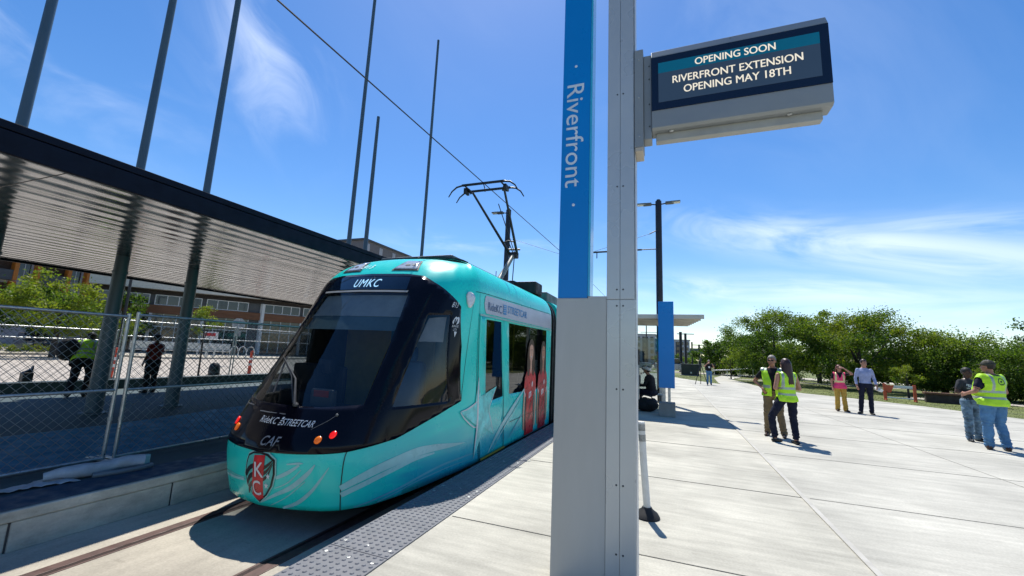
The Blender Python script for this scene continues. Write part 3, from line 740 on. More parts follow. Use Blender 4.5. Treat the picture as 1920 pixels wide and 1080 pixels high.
sb = panel('sun_blind', [(-.54,2.23),(.54,2.23),(.62,1.93),(-.62,1.93)], pm('blind_fabric', (.55,.57,.55), .8), -.05, sp=.15)
panel('sun_blind', [(-.60,1.93),(.62,1.93),(.67,1.75),(-.66,1.75)], pm('blind_fabric_dark', (.16,.25,.27), .8), -.055, sp=.15)
panel('sun_blind', [(1.06,1.93),(1.47,1.96),(1.66,1.62),(1.10,1.62)], pm('blind_fabric_side', (.42,.42,.41), .8), -.05, sp=.15)
m = MB(); m.prism([(X0-.55,4.0),(X0+.55,4.0),(X0+.85,5.0),(X0+1.1,6.2),(X0+1.15,9.6),(X0-1.15,9.6),(X0-1.1,6.2),(X0-.85,5.0)], 'z', -.07, -.02); m.build('floor', M_int, car, world=True)
m = MB(); m.box(X0-1.15, 5.0, 2.28, X0+1.15, 9.55, 2.33); m.build('ceiling', pm('ceiling_panel', (.4,.4,.4), .6), car, world=True)
for y in (6.9, 7.8, 8.7):
    for x in (X0-.95, X0+.45):
        if y == 6.9 and x > X0: continue
        m = MB(); m.bbox(x, y, .35, x+.5, y+.45, .48, .04); m.bbox(x, y+.40, .42, x+.5, y+.50, 1.12, .04); m.build('passenger_seat', pm('seat_blue', 0), car, world=True, smooth=True)
m = MB()
for y in (6.0, 7.4, 8.9): m.tube([(X0+.55,y,0),(X0+.55,y,2.28)], .018)
m.build('grab_pole', pm('pole_yellow', (.45,.32,.03), .4), car, world=True)
# wiper
m = MB(); 
P = [Sn(.155,.86,.03), Sn(-.02,1.10,.05), Sn(-.42,1.30,.05)]
m.tube(P, [.016,.012,.008], 6); m.tube([Sn(.12,.88,.03), Sn(-.10,1.12,.05), Sn(-.47,1.32,.05)], .007, 6)
m.tube([Sn(-.24,.95,.028), Sn(-.45,1.34,.03)], .009, 5); m.lathe([(.03,0),(.03,.02),(.012,.04)], 10, Sn(.155,.86,.008)); m.build('wiper', pm('wiper_metal', (.05,.05,.05), .35, .3), car, world=True, smooth=True)
m = MB(); m.tube([Sn(t,.815,.012) for t in (-.70,-.62,-.50)], .006, 5); m.tube([Sn(t,.778,.012) for t in (-.28,-.12,.10)], .006, 5); m.build('trim_line', pm('chrome_lettering',0), car, world=True)
m = MB(); m.tube([Sn(.47,.66,.012), Sn(.60,.745,.012), Sn(.66,.80,.012)], .003, 5); m.ell(Sn(.66,.80,.014), .015,.015,.015); m.build('hatch_line', M_grey, car, world=True)
# underframe
m = MB(); m.prism([(X0-.65,4.15),(X0-.4,3.9),(X0+.4,3.9),(X0+.65,4.15),(X0+.8,5.2),(X0+.9,9.5),(X0-.9,9.5),(X0-.8,5.2)], 'z', -.29, .05); m.build('underframe', pm('underframe_black', (.006,.006,.007), .8), car, world=True)
# roof equipment
m = MB(); m.bbox(X0-.82, 5.75, 2.90, X0+.60, 9.75, 3.06, .02); m.bbox(X0-.70, 6.0, 3.05, X0+.45, 7.6, 3.13, .02); m.build('roof_fairing', M_grey, car, world=True)
m = MB(); m.bbox(X0-.9, 9.35, 2.95, X0+.9, 9.9, 3.26, .04); m.build('roof_box', M_dark, car, world=True)
# pantograph
pan = MB(); pan.bbox(X0-.35, 8.6, 3.06, X0+.35, 9.9, 3.12, .01); 
for y in (8.7, 9.8): pan.lathe([(.06,0),(.045,.05),(.06,.1)], 10, (X0-.3,y,3.0)); pan.lathe([(.06,0),(.045,.05),(.06,.1)], 10, (X0+.3,y,3.0))
pr = pan.build('pantograph', M_dark, car, world=True)
def pp(name, mb, mat):
    o = mb.build(name, mat, pr, smooth=True)
    for v_ in o.data.vertices: v_.co -= Vector((X0, Y0, -.34))
    return o
kn = Vector((X0+.02, 10.05, 4.12)); base_ = Vector((X0, 9.10, 3.20))
pp('lower_arm', MB().tube([base_, base_.lerp(kn,.5), kn], [.075,.06,.05], 12), pm('arm_grey', (.25,.26,.22), .5))
hd = 8.15; hz = 5.275
a = MB(); a.tube([kn + Vector((-.10,0,0)), (X0-.38, hd+.08, hz-.08)], [.038,.026], 8); a.tube([kn + Vector((.10,0,0)), (X0+.42, hd+.08, hz-.08)], [.038,.026], 8)
a.tube([kn+Vector((.02,.15,-.05)), (X0+.22, hd+.25, hz-.35)], .012, 6); a.tube([kn + Vector((-.15,0,.15)), kn+Vector((.16,.05,.15))], .025, 6)
u_ = .2; pA = (kn + Vector((-.10,0,0))).lerp(Vector((X0-.38,hd+.08,hz-.08)), .22); pB = (kn + Vector((.10,0,0))).lerp(Vector((X0+.42,hd+.08,hz-.08)), .22)
a.tube([pA, (pA+pB)/2 + Vector((0,0,.04)), pB], .018, 6); a.tube([(pA+pB)/2, kn], .014, 6)
pp('upper_arm', a, M_black)
a = MB()
for dy in (-.19, .19):
    a.beam((X0-.52,hd+dy,hz), (X0+.52,hd+dy,hz), .06, .035); 
    for sgn in (-1, 1): a.tube([(X0+sgn*.50,hd+dy,hz),(X0+sgn*.66,hd+dy,hz-.03),(X0+sgn*.78,hd+dy,hz-.12),(X0+sgn*.86,hd+dy,hz-.25)], [.022,.02,.016,.012], 7)
for sgn in (-1, 1):
    a.tube([(X0+sgn*.45,hd-.19,hz-.02),(X0+sgn*.45,hd+.19,hz-.02)], .018, 6); a.tube([(X0+sgn*.45,hd,hz-.02),(X0+sgn*.40,hd+.06,hz-.12)], .03, 6)
    a.bbox(X0+sgn*.50-.03, hd-.1, hz-.14, X0+sgn*.50+.03, hd+.1, hz-.02, .008)
a.tube([(X0+.02,hd-.19,hz-.02),(X0+.06,hd-.19,hz-.14)], .012, 6); a.ell((X0+.065,hd-.19,hz-.17), .025,.025,.04)
pp('collector_head', a, M_black)
a = MB(); a.tube([base_+Vector((.18,.5,-.05)), kn+Vector((.05,-.08,-.12))], .014, 6); a.tube([base_+Vector((-.1,.1,.05)), base_+Vector((-.1,.1,.3))], .01, 6); a.bbox(X0-.05,9.3,3.1,X0+.35,9.7,3.28,.02); a.bbox(kn.x-.1,kn.y-.08,kn.z-.1,kn.x+.12,kn.y+.08,kn.z+.06,.02)
pp('control_rod', a, M_black)
# bellows and the trailing sections
def profile(y, shrink=0):
    P = []
    for v in (-.03,.5,1.2,2.0,2.35,2.5,2.65,2.8,2.95,3.2,3.5,3.88):
        w = interp(RW, v); P.append((X0+1.31*w*(1-shrink), sm(RZ, v) - shrink*.3))
    return P + [(2*X0-x, z) for x, z in reversed(P)]
pb = profile(0, .10); m = MB()
for k in range(5): m.prism(profile(0, .055 if k % 2 else .09), 'y', 9.72+.09*k, 9.81+.09*k-.002)
m.build('bellows', M_dark, car, world=True)
def section(y0, y1):
    m = MB(); pr_ = profile(0); m.prism(pr_, 'y', y0, y1); m.bbox(X0-.8, y0+.5, 2.92, X0+.8, y1-.5, 3.2, .03, 1); m.box(X0-1.1, y0+.1, -.3, X0+1.1, y1-.1, -.0295, 2)
    s = m.build('rear_section', [M_tealplain, M_grey, M_dark], car, world=True)
    rel = Vector((X0, Y0, -.34))
    def sub(nm, mb, mt):
        o = mb.build(nm, mt, s)
        for v_ in o.data.vertices: v_.co -= rel
    for sx in (1, -1):
        xx = X0 + sx*1.312; L_ = y1-y0
        def bx(a, b, c, d, e): return MB().box(min(xx, xx+sx*e), a, c, max(xx, xx+sx*e), b, d)
        sub('window', bx(y0+.4, y0+L_*.40, .85, 2.0, .004), pm('tinted_panel', (.008,.011,.016), .05))
        sub('window', bx(y0+L_*.66, y1-.4, .85, 2.0, .004), pm('tinted_panel', 0))
        sub('door', bx(y0+L_*.43, y0+L_*.63, .0, 2.03, .006), pm('tinted_panel', 0))
        sub('sign_band', bx(y0+.1, y1-.1, 2.09, 2.33, .003), M_sign)
section(10.17, 16.6)
m = MB()
for k in range(5): m.prism(profile(0, .055 if k % 2 else .09), 'y', 16.6+.09*k, 16.69+.09*k-.002)
m.build('bellows', M_dark, car, world=True)
section(17.05, 24.5)
# ================================================================ PLATFORM FURNITURE
M_alu = pm('brushed_aluminium', (.41,.415,.405), .38, .15, var=.12, vs=1.4, stretch=(1,1,.25), bump=.02, bs=8)
M_alu2 = pm('silver_paint', (.46,.48,.485), .3, .3, var=.06, vs=1.2)
M_signblue = pm('sign_blue', (.0,.20,.58), .3, var=.06, vs=1, spec=.35)
M_acryl = pm('acrylic_edge', (.03,.38,.62), .15, var=.1, vs=6, coat=.5)
M_lettering = pm('pylon_lettering', (.62,.68,.74), .4)
M_rivet = pm('rivet_dark', (.06,.065,.07), .5, .4)
M_conc = concrete('precast_concrete', (.27,.265,.25), streak=(1,1,1), stain=.3)
py = thing('station_pylon', 'tall silver station pylon in the foreground with upright blue Riverfront panel', 'station pylon', (-.55, 3.43, 0))
m = MB(); m.bbox(-.865, 3.305, -.169, -.454, 3.55, 1.985, .004); m.bbox(-.605,3.306,1.983,-.454,3.55,1.999,.002); m.build('cabinet', M_alu, py, world=True)
m = MB(); m.bbox(-.453, 3.297, -.169, -.353, 3.55, 1.969, .003); m.bbox(-.351, 3.297, -.169, -.236, 3.55, 1.969, .003); m.bbox(-.452,3.31,-.16,-.24,3.545,5.9,.002)
m.bbox(-.456, 3.299, 1.973, -.353, 3.55, 6.2, .003); m.bbox(-.351, 3.299, 1.973, -.246, 3.55, 6.2, .003); m.build('post', M_alu2, py, world=True)
m = MB(); m.bbox(-.858, 3.31, 1.986, -.612, 3.37, 6.2, .004); bp = m.build('blue_panel', M_signblue, py, world=True)
m = MB(); m.bbox(-.611, 3.312, 2.0, -.592, 3.46, 6.2, .003); m.bbox(-.850,3.372,2.0,-.60,3.46,6.2,.003); m.build('acrylic_edge', M_acryl, py, world=True)
def sub_of(mb, name, mat, parent, root):
    o = mb.build(name, mat, parent)
    for v_ in o.data.vertices: v_.co -= root.location
    return o
v2, f2_ = fit_text('Riverfront', .97, .155, bold=.002)
m = MB(); m.add([(-.742+y, 3.3085, 3.435-x) for x, y in v2], f2_); sub_of(m, 'lettering', M_lettering, bp, py)
for z in (4.10, 2.79):
    m = MB(); m.ell((-.742,3.310,z), .013,.004,.013); sub_of(m, 'dot', M_lettering, bp, py)
for z in (5.2,3.74,2.91,2.05,1.92,1.28,.59,.12):
    for dx in (-.024, .024):
        m = MB(); m.ell((-.352+dx, 3.297 if z < 1.97 else 3.299, z), .0075,.004,.0075, 8, 6); m.build('rivet', M_rivet, py, world=True)
m = MB(); m.bbox(-.2355,3.32,-.16,-.2335,3.53,6.2,.0005); m.build('side_trim', pm('trim_pale', (.5,.52,.53), .4), py, world=True)

# message display on its bracket
ms = thing('message_display', 'grey overhead display board with glowing text about the May opening, bolted to the foreground pylon', 'display board', (.5, 3.45, 3.3))
M_case = pm('display_case_grey', (.25,.27,.28), .45, .2, var=.06, vs=2)
m = MB(); m.prism([(3.30,3.385),(3.30,4.03),(3.335,4.10),(3.44,4.10),(3.475,4.03),(3.475,3.385),(3.45,3.37),(3.325,3.37)], 'x', -.10, 1.135); m.build('case', M_case, ms, world=True, bevel=.004)
m = MB(); m.bbox(-.07,3.375,3.30,1.085,3.445,3.372,.006); m.build('bottom_rail', pm('rail_pale', (.33,.335,.32), .5), ms, world=True)
for x in (.05, .87):
    m = MB(); m.ell((x,3.352,3.368), .022,.012,.012, 10, 6); m.ell((x,3.344,3.366), .009,.008,.006, 8, 6); m.build('latch', M_steel, ms, world=True)
m = MB(); m.box(-.10,3.2945,3.535,1.135,3.2995,4.018); m.build('bezel', pm('bezel_black', (.003,.003,.012), .12, coat=.5), ms, world=True)
m = MB(); m.box(-.045,3.2925,3.60,1.075,3.2945,3.955); scn = m.build('screen', pm('screen_navy', (.010,.016,.028), .2, emit='34465a', es=.42, var=.2, vs=1.5), ms, world=True)
m = MB(); m.box(-.045,3.2905,3.862,1.075,3.2925,3.955); sub_of(m, 'banner', pm('banner_teal', (.0,.06,.10), .2, emit='0d5f7c', es=.33), scn, ms)
M_led = pm('screen_lettering', (.3,.3,.28), .4, emit='fff2d8', es=.52, var=.3, vs=14)
for body, xc, zc, w, h in (('OPENING SOON', .515, 3.908, .56, .060), ('RIVERFRONT EXTENSION', .515, 3.782, .90, .064), ('OPENING MAY 18TH', .515, 3.685, .735, .064)):
    v2, f2_ = fit_text(body, w, h); m = MB(); m.add([(xc+x-.0012, 3.2895, zc+y) for x, y in v2], f2_); m.add([(xc+x+.0012, 3.2893, zc+y+.0006) for x, y in v2], f2_); sub_of(m, 'lettering', M_led, scn, ms)
m = MB(); m.ell((.50,3.328,4.075), .012,.006,.008); m.build('sensor', M_black, ms, world=True)
m = MB(); m.bbox(-.236,3.30,3.235,-.165,3.48,4.125,.004); m.build('mounting_plate', M_case, ms, world=True)
m = MB(); m.bbox(-.164,3.33,3.31,-.101,3.46,4.075,.004); m.build('hinge_plate', M_case, ms, world=True)
m = MB(); m.bbox(-.232,3.302,3.20,-.17,3.5,3.234,.003); m.build('plate_foot', pm('plate_pale', (.45,.40,.33), .5), ms, world=True)
for z in (3.33,3.68,4.03):
    m = MB(); m.ell((-.20,3.299,z), .008,.004,.008, 8, 6); m.build('bolt', M_steel, ms, world=True)
for z in (3.42,3.62,3.85,3.97):
    m = MB(); m.ell((-.118,3.329,z), .007,.004,.007, 8, 6); m.build('bolt', M_rivet, ms, world=True)

# the pylon and its display are built a tenth larger than life above: bring them to size, standing on the plaza
py.scale = (.9,.9,.9); py.location = (-.495,3.087,.152)
ms.scale = (.9,.9,.9); ms.location = (.45,3.105,3.122)

# delineator post
de = thing('delineator_post', 'thin white marker post on a black rubber base behind the foreground pylon', 'marker post', (-.22,4.5,0))
m = MB(); m.lathe([(.115,0),(.12,.012),(.10,.045),(.055,.075),(.045,.095)], 24); m.build('rubber_base', pm('rubber', (.012,.012,.013), .65, var=.2), de, smooth=True)
m = MB(); m.tube([(0,0,.09),(-.03,.01,.5),(-.05,.02,.885)], [.034,.034,.034], 14); m.build('post', pm('post_white', (.66,.65,.62), .5, var=.1, vs=12), de, smooth=True)
for a, b in ((.70,.765),(.80,.865)):
    m = MB(); m.tube([(-.03-.02*(a-.5)/.385,.01+.01*(a-.5)/.385,a),(-.03-.02*(b-.5)/.385,.01+.01*(b-.5)/.385,b)], .0352, 14); m.build('reflective_band', pm('band_grey', (.30,.30,.29), .35, .3, var=.3, vs=40), de, smooth=True)

# second pylon
p2 = thing('station_pylon', 'second blue pylon further along standing on a raw concrete block', 'station pylon', (-.06,12.4,0))
m = MB(); m.bbox(-.21,-.20,0,.21,.21,.36,.015); m.build('concrete_block', M_conc, p2)
for x in (-.07,.06):
    m = MB(); m.bbox(x-.035,-.06,.36,x+.035,.06,.78,.004); m.bbox(x-.05,-.09,.36,x+.05,.09,.375,.002); m.build('leg', M_steel, p2)
m = MB(); m.bbox(-.205,-.14,.75,.205,.03,3.13,.006); m.build('blue_panel', M_signblue, p2)
m = MB(); m.bbox(-.17,.032,.80,.17,.12,3.1,.004); m.build('backing', M_grey, p2)

# shelter
M_roofu = pm('shelter_roof_pale', (.55,.52,.45), .5, var=.1, vs=3)
sh = thing('shelter', 'small platform shelter with thin flat pale roof behind the second pylon', 'shelter', (-.8,13.6,0))
m = MB(); m.prism([(-2.35,12.35),(.92,12.35),(.62,15.1),(-2.35,15.1)], 'z', 2.70, 2.76); m.bbox(-2.35,12.33,2.655,.925,12.40,2.775,.006); ro = m.build('roof', M_roofu, sh, world=True)
for k in range(7):
    y = 12.7+.36*k; m = MB(); m.bbox(-2.3,y-.025,2.635,.90-.109*(y-12.35),y+.025,2.70,.004); sub_of(m, 'rib', M_roofu, ro, sh)
for x in (-1.9, -.25):
    m = MB(); m.bbox(x-.05,14.55,0,x+.05,14.67,2.70,.006); m.build('column', M_alu2, sh, world=True)
m = MB(); m.box(-1.85,14.60,.35,-.30,14.612,2.2); m.build('glass_screen', glass('shelter_glass', (.6,.66,.66), .06), sh, world=True)
be = thing('bench', 'low slatted seat under the shelter roof', 'bench', (-.75,13.95,0))
for k in range(4):
    m = MB(); m.bbox(-.85,-.21+.11*k,.42,.62,-.12+.11*k,.45,.006); m.build('slat', M_alu2, be)
for x in (-.7,.5):
    m = MB(); m.bbox(x-.03,-.2,0,x+.03,.2,.42,.006); m.build('leg', M_grey, be)
ki = thing('ticket_kiosk', 'narrow pale grey ticket post with black screen under the shelter', 'ticket machine', (-.95,13.2,0))
m = MB(); m.bbox(-.11,-.10,0,.11,.10,1.32,.012); m.build('body', M_alu2, ki)
m = MB(); m.bbox(-.10,-.09,1.33,.12,.09,1.78,.015); m.build('head', M_black, ki)
m = MB(); m.bbox(.111,-.05,.75,.15,.06,1.02,.006); m.build('card_reader', M_rivet, ki)
m = MB(); m.box(-.08,-.106,1.0,.08,-.101,1.25); m.build('screen', M_mask, ki)
bg_ = thing('bag', 'bulky black duffel bag heaped on the ground beside the seated person', 'bag', (-.62,13.05,0))
m = MB(); m.ell((0,0,.19), .34,.22,.20, 16, 10); 
for i, v in enumerate(m.v):
    p = Vector(v); k = 1+.18*noise.noise(p*5); m.v[i] = (p.x*k, p.y*k, max(.0,p.z*k))
m.build('bag_body', pm('bag_cloth', (.010,.010,.012), .8, bump=.5, bs=20), bg_, smooth=True)
m = MB(); m.tube([(-.2,-.05,.33),(-.1,-.06,.46),(.1,-.06,.46),(.2,-.05,.33)], .015, 6); m.build('handle', M_black, bg_, smooth=True)

# overhead line poles and wires
def ocs(name, label, x, y, h, sides):
    t = thing(name, label, 'street pole', (x,y,0), 0, 'overhead wire poles along the track')
    m = MB(); m.lathe([(.20,0),(.20,.04),(.125,.05),(.118,h*.6),(.112,h)], 12); m.lathe([(.07,h),(.07,h+.06)],10); m.build('pole', pm('pole_black', (.006,.006,.014), .4, var=.2), t, smooth=True)
    for sx in sides:
        m = MB(); m.tube([(0,0,h-.14),(sx*.30,0,h-.10)], .025, 8); ar = m.build('lamp_arm', M_black, t, smooth=True)
        m = MB(); m.bbox(min(sx*.25,sx*.55),-.09,h-.14,max(sx*.25,sx*.55),.09,h-.05,.02); m.bbox(min(sx*.45,sx*.78),-.11,h-.10,max(sx*.45,sx*.78),.11,h-.055,.012); m.build('lamp_head', M_grey, t, smooth=True)
        m = MB(); m.bbox(min(sx*.47,sx*.77),-.10,h-.115,max(sx*.47,sx*.77),.10,h-.102,.004); m.build('lamp_lens', pm('lens_pale', (.6,.6,.55), .3), t)
    return t
tR = ocs('overhead_line_pole', 'black wire pole with two lamp heads behind the second blue pylon', -.28, 16.0, 7.5, (-1,1))
tL = ocs('overhead_line_pole', 'black wire pole with one lamp head rising behind the pantograph', -6.45, 16.0, 7.68, (-1,))
m = MB(); m.tube([(-.35,16,5.62),(-.9,16,5.62)], .02, 6); m.tube([(-.9,16,5.62),(-2.75,16,5.60)], .035, 8); m.tube([(-2.6,16,5.6),(-2.6,16,5.35)], .02, 6); m.tube([(-2.75,16,5.60),(-3.9,16,5.56)],.012,6)
o = m.build('cantilever_arm', M_black, None); tag(o, 'black horizontal arm reaching left from the right wire pole towards the track', 'arm')
m = MB(); m.tube([(-.35,16,6.35),(-.62,16,6.22)], .02, 6); m.tube([(-.62,16,6.22),(-3.2,16,5.50),(-3.9,16,5.5)], .007, 5); m.tube([(-3.9,16,5.52),(-6.35,16,6.4)], .007, 5)
o = m.build('span_wire', M_black, None); tag(o, 'thin span wire sloping between the two black wire poles', 'wire')
m = MB(); m.tube([(X0-.02,-30,5.25),(X0-.02,2.7,5.17),(X0-.02,8.15,5.318),(X0-.02,15,5.50),(X0-.02,16,5.51),(X0-.02,60,5.4),(X0-.02,100,5.5)], .010, 6)
o = m.build('contact_wire', M_black, None); tag(o, 'long black contact wire running above the track and touching the pantograph', 'wire')

# ================================================================ CANOPY, MASTS
def soffit_mat():
    m = pm('soffit_panel', (.33,.345,.35), .14, .85, var=.15, vs=2, stretch=(1,.05,1))
    t = m.node_tree; b = t.nodes['Principled BSDF']; L = t.links
    tc = N(t, 'ShaderNodeTexCoord'); mp = N(t, 'ShaderNodeMapping'); mp.inputs['Scale'].default_value = (1,.018,1); L.new(tc.outputs['Object'], mp.inputs[0])
    w = N(t, 'ShaderNodeTexWave', wave_type='BANDS', bands_direction='X'); w.inputs['Scale'].default_value = .95; w.inputs['Distortion'].default_value = 1.2; w.inputs['Detail'].default_value = 3; w.inputs['Detail Scale'].default_value = 2
    L.new(mp.outputs[0], w.inputs['Vector'])
    n = N(t, 'ShaderNodeTexNoise'); n.inputs['Scale'].default_value = 5; n.inputs['Detail'].default_value = 5; L.new(mp.outputs[0], n.inputs['Vector'])
    ad = N(t, 'ShaderNodeMath', operation='MULTIPLY_ADD'); L.new(n.outputs[0], ad.inputs[0]); ad.inputs[1].default_value = .9; L.new(w.outputs[0], ad.inputs[2])
    bp = N(t, 'ShaderNodeBump'); bp.inputs['Strength'].default_value = .27; bp.inputs['Distance'].default_value = .03; L.new(ad.outputs[0], bp.inputs['Height']); L.new(bp.outputs[0], b.inputs['Normal'])
    return m
M_soff = soffit_mat()
M_fasc = pm('fascia_navy', (.003,.006,.016), .5, var=.2, spec=.15)
cn = thing('canopy', 'long flat dark canopy with glossy slatted underside over the left platform', 'canopy', (-9.6,10,0))
m = MB(); m.bbox(-14.1,-9,3.17,-5.76,28,3.44,.01); m.build('roof', M_fasc, cn, world=True)
m = MB(); m.bbox(-5.757,-9.05,3.145,-5.70,28.05,3.36,.006); m.bbox(-5.757,-9.05,3.375,-5.715,28.05,3.455,.006); m.build('fascia', M_fasc, cn, world=True)
for k in range(10):
    y0 = -9 + 3.7*k
    m = MB(); m.bbox(-14.05,y0+.006,3.148,-5.765,y0+3.694,3.166,.002); m.build('soffit_panel', M_soff, cn, world=True)
m = MB(); m.bbox(-14.16,-9.05,3.10,-14.105,28.05,3.46,.006); m.build('rear_fascia', M_fasc, cn, world=True)
M_mast = pm('mast_grey', (.075,.115,.145), .42, .25, var=.12, vs=2.5, stretch=(1,1,.3))
masts = [(3.15,17,'first tall tapered grey mast at the left edge of the frame'),(4.9,16,'second tall grey mast, its column standing by the orange marker'),(6.26,16.5,'third tall grey mast whose wide column stands behind the fence posts'),(11.1,16,'tall grey mast rising left of the streetcar roof'),(11.95,10.43,'shortest grey mast close beside a taller one'),(15.64,16.75,'thin far grey mast with visible top just left of the pantograph')]
first = None
for y, h, lab in masts:
    t = thing('mast', lab, 'mast', (-10.5,y,0), 0, 'tapered masts passing through the canopy')
    m = MB(); m.tube([(0,0,0),(0,0,1.5),(0,0,3.14)], [.135,.122,.11], 20); m.lathe([(.21,0),(.21,.03),(.14,.04)], 20); m.lathe([(.126,2.78),(.130,2.80),(.126,2.83)], 20); m.build('column', M_mast, t, smooth=True)
    m = MB(); m.tube([(0,0,3.0),(0,0,8),(0,0,h)], [.081,.070,.056], 18); m.build('upper_mast', M_mast, t, smooth=True)

# ================================================================ CHAIN LINK FENCES
M_wire = pm('fence_wire', (.30,.31,.31), .4, .6)
M_wire2 = pm('fence_wire_dark', (.10,.105,.105), .5, .4)
M_pipe = pm('fence_pipe', (.46,.47,.47), .35, .7, var=.2, vs=20)
def link_mesh(L_, z0, z1, d, r, rnd):
    """diagonal wires in the local y-z plane, clipped to the panel"""
    m = MB(); H = z1-z0; n = int((L_+H)/d)+1
    for k in range(-int(H/d)-1, n):
        for sgn in (1,-1):
            y0 = k*d; pts = []
            for (ya, za) in (((y0, 0)), ((y0+H, H))):
                pts.append([ya, za])
            (ya, za), (yb, zb) = pts
            if sgn < 0: ya, yb = L_-ya, L_-yb
            # clip to 0..L_
            def clip(ya, za, yb, zb):
                t0, t1 = 0.0, 1.0; dy = yb-ya
                for lim, s in ((0,1),(L_,-1)):
                    a = s*(ya-lim); b = s*(yb-lim)
                    if a < 0 and b < 0: return None
                    if a < 0: t0 = max(t0, a/(a-b))
                    if b < 0: t1 = min(t1, a/(a-b))
                if t1 <= t0: return None
                return (ya+dy*t0, za+(zb-za)*t0, ya+dy*t1, za+(zb-za)*t1)
            c = clip(ya, za, yb, zb)
            if not c: continue
            q = max(2, int(abs(c[2]-c[0])/.45)); P = []
            for i in range(q+1):
                u = i/q; yy = c[0]+(c[2]-c[0])*u; zz = z0+c[1]+(c[3]-c[1])*u
                P.append((.006*sgn + .012*noise.noise((yy*1.5, zz*1.5, rnd)), yy + .01*noise.noise((yy*2,zz*2,rnd+9)), zz))
            m.tube(P, r, 4, caps=False)
    return m
def fence_panel(x, y0, L_, h, label, group, pitch=.10, wr=.0029, pr=.021, wm=None, zb=.0, mid=.85, lean=0, loc_z=0, slope=0):
    t = thing('fence_panel', label, 'fence', (x,y0,loc_z), 0, group)
    t.rotation_euler = (slope, 0, lean)
    for yy in (0, L_):
        m = MB(); m.tube([(0,yy,zb),(0,yy,h)], pr, 10); m.ell((0,yy,h),pr,pr,pr*.8,10,6); m.build('post', M_pipe, t, smooth=True)
    for z in (h-.03, mid, zb+.04):
        m = MB(); m.tube([(0,0,z),(0,L_,z)], pr*.9, 10); m.build('rail', M_pipe, t, smooth=True)
    link_mesh(L_, zb+.04, h-.03, pitch, wr, y0).build('wire_mesh', wm or M_wire, t, fix=False)
    for yy in (0, L_):
        m = MB(); m.bbox(-.30,yy-.03,.0,.30,yy+.03,.025,.004); m.build('foot', M_pipe, t)
    for yy in (0, L_):
        for z in (.5, 1.3):
            m = MB(); m.tube([(0,yy,z-.02),(0,yy,z+.02)], pr*1.25, 10); m.build('clamp', M_steel, t)
    return t
G1 = 'temporary fence panels on the left platform'
fence_panel(-6.45, -.42, 3.62, 1.80, 'chain link panel at the left edge of the frame', G1, lean=R_(.4))
fence_panel(-6.45, 3.30, 3.62, 1.83, 'chain link panel between the tall fence post pair and the streetcar', G1, lean=R_(-.5), slope=R_(.5))
fence_panel(-6.40, 7.02, 3.62, 1.83, 'chain link panel seen through the streetcar windscreen', G1)
G2 = 'far fence panels beyond the low wall'
for k, lab in enumerate(('far chain link panel at the left frame edge','far chain link panel behind the crouching worker','far chain link panel behind the red shirted worker','far chain link panel in front of the bike hoops','far chain link panel partly behind the streetcar nose')):
    fence_panel(-16.0, .4+3.7*k, 3.6, 1.95 if k < 2 else 2.3, lab, G2, pitch=.13, wr=.0035, wm=M_wire2, mid=1.62 if k < 2 else 1.78, loc_z=-.25)
# rolled plastic sheet by the fence
ro = thing('plastic_roll', 'torn roll of pale plastic sheeting lying at the foot of the fence', 'plastic roll', (-5.95,2.9,0))
m = MB(); P = []; rr = []
for k in range(22):
    u = k/21; P.append((.0+.10*u+.03*math.sin(u*7), -.42+.80*u, .075+.012*math.sin(u*9))); rr.append(.072*(.55+.45*min(1,u*3))*(1+.16*noise.noise((u*6,2,1))))
m.tube(P, rr, 18)
for i, v in enumerate(m.v):
    p = Vector(v); k = .018*noise.noise(p*9); m.v[i] = (p.x+k, p.y, max(.006,p.z+k))
m.build('roll', pm('plastic_pale', (.40,.42,.45), .35, var=.18, vs=9), ro, smooth=True)
m = MB(); m.tube([(.16,-.1,.03),(.22,.1,.03),(.24,.3,.03),(.22,.42,.035)], .028, 10); m.build('inner_tube', pm('plastic_grey', (.14,.16,.18), .5), ro, smooth=True)
m = MB(); nx = 26
for j in range(9):
    for i in range(nx):
        u = i/(nx-1); y = -.95+.75*u; x = .02 + (.02+.16*u)*(j/8-.5)*2 + .05*noise.noise((u*6, j*.2, 3)); m.v.append((x, y, .012+.05*u*abs(noise.noise((u*8, j*.6, 7)))+.02*abs(noise.noise((u*20,j,1)))))
for j in range(8):
    for i in range(nx-1):
        a = j*nx+i; m.f.append((a,a+1,a+nx+1,a+nx)); m.m.append(0)
q = m.build('torn_sheet', pm('plastic_pale', 0), ro, smooth=True); q.modifiers.new('thick','SOLIDIFY').thickness = .003
m = MB(); m.bbox(.09,.36,.03,.14,.44,.14,.01); m.build('tape', pm('tape_teal', (.30,.50,.50), .5), ro)
# ================================================================ PEOPLE
def cloth(name, col, var=.18, rough=.85, vs=9): return pm(name, col, rough, var=var, vs=vs, bump=.35, bs=35, spec=.25)
K_skin = pm('skin_light', (.42,.21,.14), .5, var=.10, vs=14, spec=.35)
K_skinT = pm('skin_tan', (.36,.17,.105), .5, var=.12, vs=14, spec=.35)
K_skinD = pm('skin_dark', (.075,.035,.022), .45, var=.15, vs=14, spec=.4)
K_lime = pm('vest_lime', (.46,.80,.02), .6, var=.08, vs=9, bump=.3, bs=18)
K_pink = pm('vest_pink', (.85,.05,.17), .6, var=.08, vs=9, bump=.3, bs=18)
K_silver = pm('reflective_silver', (.36,.42,.36), .4, .3, var=.1)
K_silverP = pm('reflective_cream', (.75,.62,.30), .4, .1, var=.1)
K_black = cloth('cloth_black', (.010,.010,.013)); K_navy = cloth('cloth_navy', (.010,.012,.028)); K_khaki = cloth('cloth_khaki', (.19,.135,.075))
